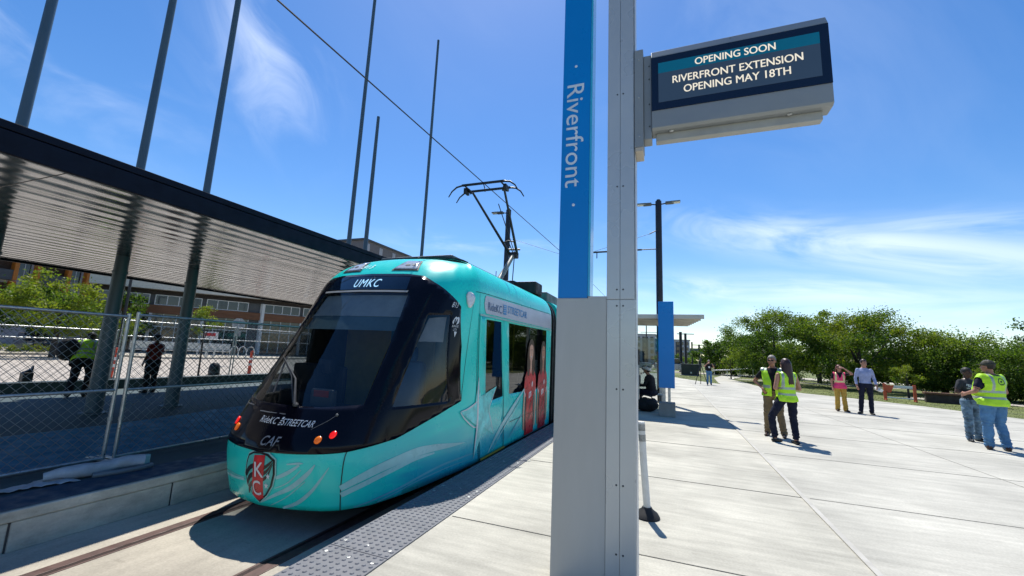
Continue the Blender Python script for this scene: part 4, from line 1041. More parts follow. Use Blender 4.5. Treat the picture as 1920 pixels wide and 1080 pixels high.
K_jean = cloth('denim_blue', (.085,.20,.36), .35, vs=5); K_jean2 = cloth('denim_patched', (.13,.20,.27), .75, vs=7); K_shirt = cloth('shirt_pale_blue', (.30,.34,.52)); K_yel = cloth('cloth_mustard', (.52,.31,.06))
K_grey = cloth('tee_charcoal', (.035,.037,.042)); K_red = cloth('tee_red', (.20,.02,.015)); K_shoe = pm('shoe_black', (.008,.007,.007), .4); K_shoeb = pm('shoe_brown', (.05,.022,.012), .45); K_white = pm('cloth_white', (.70,.70,.68), .8)
K_hairg = pm('hair_grey', (.22,.20,.18), .7, var=.4, vs=40); K_hairb = pm('hair_dark_brown', (.040,.015,.010), .4, var=.6, vs=18, stretch=(5,5,.6)); K_hairr = pm('hair_auburn', (.13,.03,.018), .5, var=.6, vs=18, stretch=(5,5,.6)); K_hairk = pm('hair_black', (.008,.007,.006), .6, var=.4, vs=40)
K_lens = pm('sunglass_lens', (.01,.008,.008), .08); K_print = pm('print_white', (.45,.48,.46), .8, var=.6, vs=30)

def person(label, loc, rz, h, mats, J=None, torso=1.0, belly=0.0, hair='short', hairmat=None, vest=None, lean=0, head=(0,0), voxel=.010,
           sleeve='short', baggy=1.0, hem='ankle', glasses=False, cap=None, extra=None, hands=(None,None), group=None, footyaw=(8,-8), wide=1.0, printed=False, lowz=0):
    """one standing/seated figure facing local +y; mats = skin, shirt, pants, shoes"""
    skin, shirt, pants, shoes = mats; s = h/1.75
    D = dict(hipR=(.095,0,.925), hipL=(-.095,0,.925), kneR=(.105,.025,.50), kneL=(-.105,.025,.50), ankR=(.115,-.01,.085), ankL=(-.115,-.01,.085),
             shR=(.172,-.01,1.405), shL=(-.172,-.01,1.405), elR=(.235,-.035,1.14), elL=(-.235,-.035,1.14), wrR=(.245,.055,.905), wrL=(-.245,.055,.905), pel=(0,0,.95))
    if J: D.update(J)
    D = {k: Vector(v) for k, v in D.items()}
    RT = Matrix.Rotation(-lean, 3, 'X'); piv = D['pel'].copy(); off = piv - Vector((0,0,.95))
    def T(p): p = Vector(p); return RT @ (p + off - piv) + piv
    for k in ('shR','shL'): D[k] = T(D[k])
    if lean and not (J and 'elR' in J):
        for k in ('elR','wrR','elL','wrL'): D[k] = T(D[k]) + Vector((0,0,0))
    m = MB(); labs = []
    def mark(l):
        while len(labs) < len(m.v): labs.append(l)
    def capsule(a, b, ra, rb, l, n=12):
        a = Vector(a); b = Vector(b); d = (b-a); L_ = d.length; d = d/L_ if L_ > 1e-6 else Vector((0,0,1)); pts = []; rs = []
        for k in range(4): th = (k+.35)/4*math.pi/2; pts.append(a - d*ra*math.cos(th)); rs.append(ra*math.sin(th))
        q = max(2, int(L_/.03))
        for k in range(q+1): pts.append(a+(b-a)*k/q); rs.append(ra+(rb-ra)*k/q)
        for k in range(4): th = (3.65-k)/4*math.pi/2; pts.append(b + d*rb*math.cos(th)); rs.append(rb*math.sin(th))
        m.tube(pts, rs, n); mark(l)
    def loft(rings, l, n=22):
        o = len(m.v)
        for c, rx, ry in rings:
            c = Vector(c)
            for k in range(n):
                t = 2*math.pi*k/n; cx, sx_ = math.cos(t), math.sin(t); e = .85
                m.v.append(tuple(T(c + Vector((rx*math.copysign(abs(cx)**e, cx), ry*math.copysign(abs(sx_)**e, sx_), 0)))))
        for j in range(len(rings)-1):
            for k in range(n): m.f.append((o+j*n+k,o+j*n+(k+1)%n,o+(j+1)*n+(k+1)%n,o+(j+1)*n+k)); m.m.append(0)
        m.f.append(tuple(o+k for k in reversed(range(n)))); m.m.append(0)
        e_ = o+(len(rings)-1)*n; m.f.append(tuple(e_+k for k in range(n))); m.m.append(0); mark(l)
    w = torso; bl = belly
    def dens(R):
        out = []
        for a, b in zip(R, R[1:]):
            for k in range(3):
                u = k/3; out.append((tuple(a[0][i]+(b[0][i]-a[0][i])*u for i in range(3)), a[1]+(b[1]-a[1])*u, a[2]+(b[2]-a[2])*u))
        return out+[R[-1]]
    loft(dens([((0,-.005,.84),.155*w,.105*w),((0,-.01,.90),.170*w,.118*w),((0,bl*.25,.975),.160*w,.112*w+bl*.35)]), 'pelvis')
    loft(dens([((0,bl*.3,.97),.158*w,.112*w+bl*.4),((0,bl*.5,1.06),.150*w,.108*w+bl*.5),((0,bl*.35+.005,1.17),.160*w,.112*w+bl*.35),((0,.005,1.28),.176*w,.118*w+bl*.1),((0,-.005,1.37),.180*w,.108*w),((0,-.012,1.43),.145*w,.085*w),((0,-.012,1.475),.085*w,.065),((0,-.010,1.50),.060,.055)]), 'torso')
    for S_ in 'RL':
        sg = 1 if S_ == 'R' else -1
        hp, kn, an = D['hip'+S_], D['kne'+S_], D['ank'+S_]
        rl = 1.18 if hem == 'wide' else 1.0
        capsule(hp, kn, .092*baggy*w**.5, .066*baggy, 'pants', 14)
        end = an if hem != 'crop' else kn.lerp(an, .86)
        capsule(kn, end, .066*baggy, .058*baggy*rl, 'pants', 14)
        if hem == 'crop': capsule(kn.lerp(an,.75), an, .040, .036, 'skin')
        fy = R_(footyaw[0] if S_ == 'R' else footyaw[1]); fd = Vector((math.sin(fy), math.cos(fy), 0)); z = an.z-.085
        hl = an + fd*-.045; hl.z = z+.043; tp = an + fd*.155; tp.z = z+.032
        capsule(hl, an+fd*.06+Vector((0,0,-.04)), .042, .042, 'shoes'); capsule(an+fd*.03+Vector((0,0,-.045)), tp, .042, .032, 'shoes')
        capsule(an+Vector((0,0,-.02)), an+Vector((0,0,-.045)), .042, .044, 'shoes')
        sh, el, wr = D['sh'+S_], D['el'+S_], D['wr'+S_]
        if sleeve == 'none':
            capsule(sh, el, .052, .040, 'skin')
        elif sleeve == 'short':
            mid = sh.lerp(el, .62); capsule(sh, mid, .062*w**.6, .058*w**.6, 'shirt'); capsule(sh.lerp(el,.66), el, .046*w**.4, .041, 'skin')
        else:
            capsule(sh, el, .058, .048, 'shirt')
        if sleeve == 'long': capsule(el, el.lerp(wr,.86), .048, .037, 'shirt'); capsule(el.lerp(wr,.93), wr, .032, .026, 'skin')
        else: capsule(el, wr, .042, .027, 'skin')
        # hand
        d = (wr-el).normalized(); hv = hands[0 if S_ == 'R' else 1]
        if hv: d = Vector(hv).normalized()
        nrm = Vector((-sg,0,0)) - d*Vector((-sg,0,0)).dot(d)
        if nrm.length < .3: nrm = Vector((0,0,-1)) - d*Vector((0,0,-1)).dot(d)
        nrm.normalize(); ac = d.cross(nrm).normalized()
        if ac.dot(Vector((0,1,.3))) < 0: ac = -ac
        for k in range(4):
            q0 = wr + ac*((k-1.5)*.017); q1 = wr + d*.088 + ac*((k-1.5)*.021); capsule(q0, q1, .014, .012, 'skin', 8)
            ln = (.062,.074,.078,.068)[k]; bd = .25+.12*k
            q2 = q1 + (d*math.cos(bd)+nrm*math.sin(bd)).normalized()*ln*.55; q3 = q2 + (d*math.cos(bd*2.4)+nrm*math.sin(bd*2.4)).normalized()*ln*.5
            capsule(q1, q2, .0105, .0095, 'skin', 8); capsule(q2, q3, .0095, .008, 'skin', 8)
        t0 = wr + d*.03 + ac*.028; t1 = wr + d*.065 + ac*.05 + nrm*.02; t2 = t1 + d*.04 + ac*.006 + nrm*.012
        capsule(t0, t1, .014, .012, 'skin', 8); capsule(t1, t2, .012, .0095, 'skin', 8)
    # neck, head
    hc = T((0,.012,1.632)); HR = Matrix.Rotation(head[0], 3, 'Z') @ Matrix.Rotation(-head[1], 3, 'X')
    HRl = (RT if lean else Matrix.Identity(3)); 
    if lean: HRl = Matrix.Rotation(-lean*.4, 3, 'X')
    HM = HRl @ HR
    def H(p): return hc + HM @ Vector(p)
    capsule(T((0,-.015,1.44)), H((0,-.02,-.07)), .056, .054, 'skin')
    def hell(c, r, l, n=14, k=10): m.ell(H(c), *r, n, k, 0, HM); mark(l)
    hell((0,-.012,.028), (.076,.096,.098), 'skin', 18, 14); hell((0,.022,-.035), (.060,.076,.082), 'skin', 16, 12); hell((0,.058,-.088), (.034,.032,.028), 'skin')
    capsule(H((0,.090,.008)), H((0,.112,-.028)), .009, .014, 'skin', 8); hell((0,.088,.030), (.048,.016,.012), 'skin')
    hell((0,.088,-.060), (.026,.014,.012), 'skin')
    for sg in (-1,1): hell((sg*.078,-.008,-.012), (.011,.022,.032), 'skin')
    if extra: extra(capsule, hell, H, D, T)
    # voxel union -> one continuous body
    kd = kdtree.KDTree(len(m.v))
    for i, v in enumerate(m.v): kd.insert(v, i)
    kd.balance()
    me = bpy.data.meshes.new('raw'); me.from_pydata(m.v, [], m.f); me.update()
    bm = bmesh.new(); bm.from_mesh(me); bmesh.ops.recalc_face_normals(bm, faces=bm.faces); bm.to_mesh(me); bm.free()
    ob = bpy.data.objects.new('raw', me); COL.objects.link(ob)
    md = ob.modifiers.new('r', 'REMESH'); md.mode = 'VOXEL'; md.voxel_size = voxel
    dg = bpy.context.evaluated_depsgraph_get(); dg.update()
    body = bpy.data.meshes.new_from_object(ob.evaluated_get(dg)); bpy.data.objects.remove(ob); bpy.data.meshes.remove(me)
    bm = bmesh.new(); bm.from_mesh(body)
    for _ in range(3): bmesh.ops.smooth_vert(bm, verts=bm.verts, factor=.5, use_axis_x=True, use_axis_y=True, use_axis_z=True)
    bm.normal_update(); vl = [labs[kd.find(v.co)[1]] for v in bm.verts]
    sd_ = random.Random(label).uniform(0,50)
    for v in bm.verts:
        l = vl[v.index]
        if l in ('pants','torso','shirt','pelvis'):
            c = v.co; a = noise.noise((c.x*7+sd_, c.y*7, c.z*13)); b = noise.noise((c.x*16+sd_, c.y*16+c.z*9, c.z*12))
            amp = .011 if l == 'pants' else .008
            if l == 'pants':
                low = max(0, 1-abs(c.z-.16)/.14) + .7*max(0, 1-abs(c.z-.52)/.12); a += .7*low*math.sin(c.z*95+sd_+c.x*20)
            v.co = c + v.normal*(amp*a + amp*.6*b)
    bm.normal_update()
    idx = {'skin':0,'shirt':1,'torso':1,'pants':2,'pelvis':2,'shoes':3,'p4':4,'p5':5}
    root = thing('person', label, 'person', loc, rz, group); root.scale = (s*wide, s*wide, s)
    mats_ = [skin, shirt, pants, shoes, K_print]
    lp = []
    for f in bm.faces:
        ls = [vl[v.index] for v in f.verts]; l = max(set(ls), key=ls.count); lp.append(l); c = f.calc_center_median()
        f.material_index = idx.get(l, 0); f.smooth = True
        if l in ('torso','pelvis') and not lean: f.material_index = 1 if c.z > .985 else 2
        if l == 'torso' and c.z > 1.475: f.material_index = 0
        if printed and l == 'torso' and c.y > .02 and 1.25 < c.z < 1.36 and abs(c.x) < .13 and noise.noise((c.x*38, 3, c.z*24)) > -.12: f.material_index = 4
    if vest:
        bm.verts.ensure_lookup_table(); vb = bmesh.new(); mp = {}
        col, sil, style = vest; RTi = RT.inverted()
        for f, l in zip(bm.faces, lp):
            c0 = f.calc_center_median(); c = RTi @ (c0 - piv) + piv
            if l not in ('torso','pelvis','shirt','skin','pants'): continue
            if l == 'pants' and c.z < .865: continue
            if l == 'shirt' and not (abs(c.x) < .20*w and c.z > 1.30): continue
            if l == 'skin' and not (abs(c.x) < .19*w and 1.28 < c.z < 1.47): continue
            if c.z < .865 or c.z > 1.465 or abs(c.x) > .205*w: continue
            if c.z > 1.13 and c.z < 1.40 and abs(c.x) > .185*w: continue
            fr = c.y > 0
            if fr and c.z > (1.24 if style == 'pink' else 1.13) and abs(c.x) < (c.z-(1.24 if style == 'pink' else 1.13))*(.42 if style == 'pink' else .30): continue
            if fr and style == 'open' and abs(c.x+.02) < .032: continue
            if not fr and c.z > 1.44 and abs(c.x) < .075: continue
            vs = []
            for v in f.verts:
                if v.index not in mp: mp[v.index] = vb.verts.new(v.co + v.normal*(.014 + .010*max(0,(1.05-v.co.z))*2 + .006*noise.noise(v.co*11)))
                vs.append(mp[v.index])
            nf = vb.faces.new(vs); nf.smooth = True
            st = (.985 < c.z < 1.03) or (1.115 < c.z < 1.16) or (c.z > 1.115 and .095 < abs(c.x) < .135)
            if style == 'open' and fr: st = (1.04 < c.z < 1.10) and abs(c.x) > .03 or c.z > 1.41
            if style == 'pink': st = (1.09 < c.z < 1.16) or (c.z > 1.09 and .085 < abs(c.x) < .135)
            if style == 'big' and not fr and math.hypot(c.x-.02, c.z-1.335) < .075: st = False
            nf.material_index = 1 if st else 0
            if style == 'big' and not fr:
                r_ = math.hypot(c.x-.02, c.z-1.335)
                if .048 < r_ < .066 or r_ < .022: nf.material_index = 2
        bnd = [v for v in vb.verts if any(len(e.link_faces) == 1 for e in v.link_edges)]
        for _ in range(10):
            nw = {}
            for v in bnd:
                nb = [e.other_vert(v).co for e in v.link_edges if len(e.link_faces) == 1]
                if len(nb) >= 2: nw[v] = v.co*.4 + sum(nb, Vector())/len(nb)*.6
            for v, q in nw.items(): v.co = q
        vme = bpy.data.meshes.new('vest'); vb.to_mesh(vme); vb.free()
        for q in (col, sil, pm('vest_emblem_green', (.03,.09,.02), .6)): vme.materials.append(q)
        vo = bpy.data.objects.new('vest', vme); COL.objects.link(vo); vo.parent = root
        sm_ = vo.modifiers.new('thick', 'SOLIDIFY'); sm_.thickness = .008; sm_.offset = 1
    bme = bpy.data.meshes.new('body'); bm.to_mesh(bme); bm.free(); bpy.data.meshes.remove(body)
    for q in mats_: bme.materials.append(q)
    bo = bpy.data.objects.new('body', bme); COL.objects.link(bo); bo.parent = root
    # hair
    hm = hairmat or K_hairk
    if hair:
        mb = MB(); n, k = 28, 18; R0 = (.083,.104,.106); c0 = Vector((0,-.014,.030)); o = 0; keep = {}
        pts = []
        for j in range(k+1):
            ph = math.pi*j/k
            for i in range(n):
                t = 2*math.pi*i/n; p = Vector((R0[0]*math.sin(ph)*math.cos(t), R0[1]*math.sin(ph)*math.sin(t), R0[2]*math.cos(ph)))
                pts.append(p + p.normalized()*.006*noise.noise(p*60))
        for j in range(k):
            for i in range(n):
                q = [j*n+i, j*n+(i+1)%n, (j+1)*n+(i+1)%n, (j+1)*n+i]; c = sum((pts[a] for a in q), Vector())/4
                lim = -.055 if c.y < -.02 else (-.055+.115*(c.y+.02)/.09 if c.y < .07 else .062)
                if c.z + c0.z > lim: mb.f.append(tuple(q)); mb.m.append(0)
        mb.v = [tuple(H(c0+p)) for p in pts]
        ho = mb.build('hair', hm, root, smooth=True); sm_ = ho.modifiers.new('thick', 'SOLIDIFY'); sm_.thickness = .012
        if hair == 'long':
            mb = MB(); nn = 26
            for j in range(16):
                u = j/15; z = .118 - .52*u
                for i in range(nn):
                    dome = min(1.0, math.sqrt(max(0, 1-(1-min(1,u*4.2))**2))+.04); low = 1 - .28*max(0,(u-.55)/.45)
                    a = math.pi*((.88 if u < .22 else .97) + (1.24 if u < .22 else 1.06)*i/(nn-1))
                    st_ = 1+.06*noise.noise((i*1.1,u*2,1))
                    rx = (.088 + .022*min(1,u*2))*dome*low*st_; ry = (.112+.008*u)*dome*st_
                    p = Vector((rx*math.cos(a), -.014 + ry*math.sin(a) - .050*max(0,u-.25), z - (.05*abs((i/(nn-1))-.5) if u > .8 else 0) + (.018*noise.noise((i*1.7, 0, 5)) if j == 15 else 0)))
                    mb.v.append(tuple(H(p)))
            for j in range(15):
                for i in range(nn-1): a = j*nn+i; mb.f.append((a,a+1,a+nn+1,a+nn)); mb.m.append(0)
            lo = mb.build('long_hair', hm, root, smooth=True); sm_ = lo.modifiers.new('thick', 'SOLIDIFY'); sm_.thickness = .03; sm_.offset = -1
    if glasses:
        mb = MB()
        for sg in (-1,1): mb.ell(H((sg*.031,.088,.010)), .030,.012,.019, 12, 8, 0, HM)
        mb.tube([H((-.05,.088,.020)), H((.05,.088,.020))], .004, 6)
        for sg in (-1,1): mb.tube([H((sg*.058,.080,.018)), H((sg*.080,.0,.012))], .003, 6)
        mb.build('sunglasses', K_lens, root, smooth=True)
    else:
        for sg in (-1,1):
            mb = MB(); mb.ell(H((sg*.030,.090,.008)), .012,.008,.006, 8, 6, 0, HM); mb.build('eye', K_lens, root, smooth=True)
    mb = MB(); mb.ell(H((0,.100,-.060)), .020,.006,.005, 8, 6, 0, HM); mb.build('mouth', pm('lips', (.24,.07,.055), .5), root, smooth=True)
    if cap:
        mb = MB(); n, k = 24, 12
        for j in range(k//2+2):
            ph = math.pi*j/k
            for i in range(n):
                t = 2*math.pi*i/n; mb.v.append(tuple(H((.090*math.sin(ph)*math.cos(t), -.012+.110*math.sin(ph)*math.sin(t), .035+.095*math.cos(ph)))))
        for j in range(k//2+1):
            for i in range(n): mb.f.append((j*n+i,j*n+(i+1)%n,(j+1)*n+(i+1)%n,(j+1)*n+i)); mb.m.append(0)
        o1 = len(mb.v)
        for i in range(9):
            t = math.pi*(.18+.64*i/8); mb.v.append(tuple(H((.088*math.cos(t), -.012+.108*math.sin(t), .045)))); mb.v.append(tuple(H((.082*math.cos(t), .035+.135*math.sin(t), .035))))
        for i in range(8): mb.f.append((o1+2*i,o1+2*i+1,o1+2*i+3,o1+2*i+2)); mb.m.append(0)
        co = mb.build('cap', cap, root, smooth=True); co.modifiers.new('thick', 'SOLIDIFY').thickness = .006
    return root

GP = 'people standing on the plaza'
PI = math.pi
person('grey haired man in sunglasses, open lime vest and khaki trousers', (2.10,10.52,0), R_(163), 1.70, (K_skinT, K_black, K_khaki, K_shoeb),
       J=dict(elR=(.36,-.09,1.17), wrR=(.215,.06,1.04), ankR=(.15,-.02,.085), kneR=(.13,.03,.5), ankL=(-.16,.02,.085)), hair='short', hairmat=K_hairg, vest=(K_lime,K_silver,'open'), glasses=True, torso=1.06, belly=.05, baggy=1.12, head=(R_(-6),0), hands=((-.3,.5,-.8),None), voxel=.009)
person('woman with long dark brown hair seen from behind in lime vest and black trousers', (2.19,9.80,0), R_(20), 1.63, (K_skin, K_black, K_navy, K_shoe),
       J=dict(hipR=(.09,0,.93), kneR=(.10,.0,.5), ankR=(.09,-.08,.085), hipL=(-.095,0,.93), kneL=(-.27,.14,.53), ankL=(-.235,.12,.085), elR=(.255,-.02,1.13), wrR=(.05,.19,1.13), elL=(-.255,-.02,1.13), wrL=(-.04,.20,1.10)), hair='long', hairmat=K_hairb, vest=(K_lime,K_silver,'back'), sleeve='none', baggy=1.12, hem='crop', torso=.93, head=(R_(14),0), footyaw=(5,75), voxel=.009)
person('woman with auburn hair in pink vest and mustard trousers shading her eyes', (5.57,17.8,0), R_(172), 1.58, (K_skin, K_black, K_yel, K_shoeb),
       J=dict(elL=(-.38,.10,1.44), wrL=(-.13,.16,1.64), ankR=(.12,0,.085), ankL=(-.13,-.03,.085)), hair='long', hairmat=K_hairr, vest=(K_pink,K_silverP,'pink'), glasses=True, torso=.93, baggy=1.18, hem='wide', head=(R_(10),R_(-4)), hands=(None,(.8,.2,.35)), voxel=.011, footyaw=(10,-35))
person('tall man in pale blue shirt and dark trousers holding folded papers', (6.17,17.45,0), R_(176), 1.80, (K_skin, K_shirt, K_navy, K_shoe),
       J=dict(ankR=(.17,0,.085), kneR=(.14,.03,.5), ankL=(-.10,.02,.085), elL=(-.25,-.05,1.14), wrL=(-.26,.08,.93)), hair='short', hairmat=K_hairb, sleeve='long', torso=.98, baggy=1.06, head=(R_(18),0), footyaw=(40,-5), voxel=.011)
person('man in charcoal printed tee and patched jeans gesturing with both hands', (6.40,12.72,0), R_(200), 1.62, (K_skinD, K_grey, K_jean2, K_shoe),
       J=dict(elR=(.27,-.02,1.16), wrR=(.06,.24,1.14), elL=(-.25,.02,1.12), wrL=(-.02,.27,1.08), ankR=(.16,.05,.085), kneR=(.14,.05,.5), ankL=(-.12,-.02,.085)), hair='short', hairmat=K_hairk, baggy=1.22, torso=1.02, printed=True, head=(R_(4),0), voxel=.009, footyaw=(30,-10), hands=((-.7,.5,0),(.3,.8,-.3)))
person('heavy man in lime vest with round back emblem, dark cap and blue jeans', (6.17,11.56,0), R_(22), 1.78, (K_skinT, K_navy, K_jean, K_shoeb),
       J=dict(elL=(-.31,.02,1.13), wrL=(-.22,.29,1.06), elR=(.29,.0,1.13), wrR=(.20,.25,1.08), hipR=(.105,0,.92), hipL=(-.105,0,.92), kneR=(.115,.02,.5), kneL=(-.13,.03,.5), ankL=(-.13,.05,.085), ankR=(.12,-.05,.085)), hair='short', hairmat=K_hairk, cap=pm('cap_dark_camo', (.035,.034,.022), .8, var=.5, vs=30), vest=(K_lime,K_silver,'big'), torso=1.30, belly=.13, baggy=1.26, head=(R_(16),0), voxel=.009, footyaw=(35,60), hands=(None,(.2,.8,-.25)))
person('far man in black shirt with white badge standing behind the tripod', (2.46,30.35,0), R_(178), 1.60, (K_skin, K_black, K_jean, K_shoe),
       J=dict(elR=(.30,.10,1.28), wrR=(.10,.20,1.50), elL=(-.32,.05,1.22), wrL=(-.26,.18,1.40)), hair='short', hairmat=K_hairg, baggy=1.12, voxel=.013, torso=1.1)
bdg = MB(); bdg.bbox(2.42,30.185,1.08,2.52,30.20,1.20,.004); o = bdg.build('badge', K_white, None); tag(o, 'small white badge hanging on the far black shirted man', 'badge')
pap = MB(); pap.bbox(-.055,-.09,-.05,.055,.09,.05,.004); pap.bbox(-.05,-.15,-.03,.05,-.06,.06,.004); o = pap.build('paper', K_white, None); o.location = (6.46,17.36,.84); o.rotation_euler = (.3,.5,.4); tag(o, 'folded white papers held in the tall man\'s hand', 'paper')
# seated person under the shelter
person('person in black with white cap sitting under the shelter', (-.50,13.75,-.44), R_(70), 1.74, (K_skinT, K_black, K_navy, K_shoe),
       J=dict(hipR=(.095,0,.93), hipL=(-.095,0,.93), kneR=(.12,.44,.93), kneL=(-.13,.44,.95), ankR=(.12,.46,.53), ankL=(-.13,.50,.53), elR=(.26,.12,1.16), wrR=(.10,.36,1.14), elL=(-.26,.12,1.16), wrL=(-.12,.38,1.12)), hair='short', cap=K_white, lean=R_(12), head=(0,R_(-22)), voxel=.011, sleeve='long', baggy=1.2, torso=1.25)
# workers on the left platform
person('crouching worker in dark clothes and lime vest behind the left fence', (-13.6,5.97,0), R_(58), 1.72, (K_skinD, K_black, K_black, K_shoe),
       J=dict(kneR=(.12,.22,.55), ankR=(.12,.02,.085), kneL=(-.12,.05,.52), ankL=(-.13,-.25,.10)), lean=R_(38), hair='short', vest=(K_lime,K_silver,'back'), voxel=.013, baggy=1.25, torso=1.15, cap=K_black, sleeve='long')
person('worker in red shirt and black trousers beside the thick mast column', (-13.55,7.45,0), R_(100), 1.60, (K_skinD, K_red, K_black, K_shoe),
       J=dict(elR=(.26,.08,1.16), wrR=(.14,.30,1.06)), hair='short', voxel=.013, baggy=1.2, torso=1.15, cap=K_black)
bgp = thing('backpack', 'bulky black pack on the crouching worker\'s shoulders', 'backpack', (-13.87,5.75,1.14), R_(58))
m = MB(); m.ell((0,-.02,0), .22,.17,.28, 16, 12); m.ell((0,-.14,-.06), .16,.08,.17, 12, 8); m.build('pack', pm('bag_cloth',0), bgp, smooth=True)
# tripod with camera
tr = thing('tripod', 'tall black tripod with video camera beside the far man', 'tripod', (1.95,30.0,0))
for a in (90, 210, 330):
    m = MB(); m.tube([(0,0,1.35),(.42*math.cos(R_(a)),.42*math.sin(R_(a)),0.01)], [.028,.020], 8); m.ell((.42*math.cos(R_(a)),.42*math.sin(R_(a)),.02),.03,.03,.02,8,6); m.build('leg', M_black, tr, smooth=True)
m = MB(); m.tube([(0,0,1.2),(0,0,1.5)], .03, 8); m.build('head', M_black, tr, smooth=True)
m = MB(); m.bbox(-.07,-.16,1.5,.07,.16,1.66,.015); m.tube([(0,-.16,1.58),(0,-.27,1.58)], .05, 12); m.bbox(-.02,-.05,1.66,.02,.1,1.72,.006); m.build('camera', M_black, tr)
# ================================================================ VEGETATION
def leafmat(name, col, tr=.45):
    if name in MATS: return MATS[name]
    m = pm(name, col, .6, var=.35, vs=2.5, spec=.3); t = m.node_tree; L = t.links
    b = t.nodes['Principled BSDF']; o = [n for n in t.nodes if n.type == 'OUTPUT_MATERIAL'][0]
    tl = N(t, 'ShaderNodeBsdfTranslucent'); tl.inputs[0].default_value = (col[0]*1.4, col[1]*1.5, col[2]*.6, 1)
    mx = N(t, 'ShaderNodeMixShader'); mx.inputs[0].default_value = tr
    L.new(b.outputs[0], mx.inputs[1]); L.new(tl.outputs[0], mx.inputs[2]); L.new(mx.outputs[0], o.inputs[0]); return m
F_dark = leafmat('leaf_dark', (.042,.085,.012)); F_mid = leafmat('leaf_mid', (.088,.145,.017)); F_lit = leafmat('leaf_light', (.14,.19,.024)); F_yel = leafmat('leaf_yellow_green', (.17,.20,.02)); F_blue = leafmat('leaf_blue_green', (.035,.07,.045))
M_bark = pm('bark', (.045,.035,.028), .9, var=.3, vs=12, bump=.6, bs=25)
def tree(label, loc, h, rx, rz, cz, nclump=40, per=150, leaf=.20, seed=1, mats=(F_dark,F_mid,F_lit), tr=.16, group=None, name='tree', ry=None, spread=.66, flat=.7, trunk=True, lean=(0,0), nlimb=10):
    rnd = random.Random(seed); t = thing(name, label, 'tree' if name != 'shrub' else 'shrub', loc, rnd.uniform(0,6), group); ry = ry or rx
    cl = []
    for k in range(nclump):
        while True:
            p = Vector((rnd.uniform(-1,1), rnd.uniform(-1,1), rnd.uniform(-1,1)))
            if .25 < p.length < 1: break
        p = p.normalized() * (p.length**.45) * rnd.uniform(.72,1.04)
        if p.z < -.2: p.x *= .85; p.y *= .85
        cl.append((Vector((p.x*rx, p.y*ry, cz + p.z*rz)), rnd.uniform(.45,.95)*spread*min(rx,2.5)/2.2, rnd.choice((0,0,1,1,1,2))))
    m = MB()
    for c, r, mi in cl:
        q = max(0, min(2, mi + (1 if c.z > cz+.35*rz and rnd.random() < .8 else 0)))  # upper clumps go a tone lighter: sun on the crown put into the colour
        for _ in range(per):
            d = Vector((rnd.gauss(0,1), rnd.gauss(0,1), rnd.gauss(0,1)*flat)) * r*.62
            p = c + d; n = Vector((rnd.gauss(0,1), rnd.gauss(0,1), rnd.gauss(.6,1))).normalized(); a = n.orthogonal().normalized(); a = (Matrix.Rotation(rnd.uniform(0,6.28), 3, n) @ a); b = n.cross(a)
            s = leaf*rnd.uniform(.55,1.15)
            m.add([p-a*s*.5, p-b*s*.28, p+a*s*.5, p+b*s*.28], [(0,1,2,3)], max(0,min(2,q+rnd.choice((-1,0,0,0,1)))))
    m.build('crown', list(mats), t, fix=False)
    if trunk:
        m = MB(); top = max(.6, cz-rz*.3); lx, ly = lean
        m.tube([(0,0,-.1),(lx*.3,ly*.3,top*.4),(lx,ly,top),(lx*1.2,ly*1.2,cz+rz*.35)], [tr*1.25,tr,tr*.75,tr*.2], 10)
        for c, r, mi in cl[:nlimb]:
            s = Vector((lx*.8,ly*.8,top*rnd.uniform(.55,1))); md = s.lerp(c,.5) + Vector((0,0,.15*rz*rnd.random()))
            m.tube([s, md, c], [tr*.42, tr*.26, tr*.07], 6)
        m.build('trunk', M_bark, t, smooth=True)
    return t
GT = 'park trees beyond the lawn'
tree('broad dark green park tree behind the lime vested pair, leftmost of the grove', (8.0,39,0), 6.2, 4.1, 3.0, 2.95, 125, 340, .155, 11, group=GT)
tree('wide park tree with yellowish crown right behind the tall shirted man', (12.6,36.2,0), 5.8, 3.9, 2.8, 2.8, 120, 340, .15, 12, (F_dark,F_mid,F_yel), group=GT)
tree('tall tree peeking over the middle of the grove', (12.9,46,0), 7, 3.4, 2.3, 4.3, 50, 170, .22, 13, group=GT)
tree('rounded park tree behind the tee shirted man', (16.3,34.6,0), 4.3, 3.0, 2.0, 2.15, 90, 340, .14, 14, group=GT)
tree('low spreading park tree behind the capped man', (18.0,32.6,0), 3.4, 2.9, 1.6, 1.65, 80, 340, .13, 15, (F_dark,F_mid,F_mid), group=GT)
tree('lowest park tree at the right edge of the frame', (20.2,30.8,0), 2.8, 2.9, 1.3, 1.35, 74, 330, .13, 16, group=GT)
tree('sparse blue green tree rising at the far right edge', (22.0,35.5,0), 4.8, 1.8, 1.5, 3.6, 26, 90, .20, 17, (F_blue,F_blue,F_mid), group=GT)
for k, (x, y, hh, lab) in enumerate(((7.4,56,5.0,'dark backing tree showing through the left gap of the grove'),(10.2,54,5.5,'dark backing tree behind the broad leftmost park tree'),(16.5,50,5.2,'dark backing tree behind the wide yellowish park tree'),(21,46,3.7,'dark backing tree behind the rounded park tree'),(25.5,42,3.0,'dark backing tree behind the low spreading park tree'),(29,40,2.6,'dark backing tree at the far right behind the lowest park tree'))):
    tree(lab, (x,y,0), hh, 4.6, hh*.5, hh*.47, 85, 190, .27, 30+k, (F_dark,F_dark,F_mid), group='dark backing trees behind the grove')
tree('light green sapling on the lawn left of the lime vested pair', (5.3,43,0), 2.2, .75, .7, 1.5, 14, 90, .12, 41, (F_mid,F_lit,F_yel), tr=.05, group='saplings on the lawn')
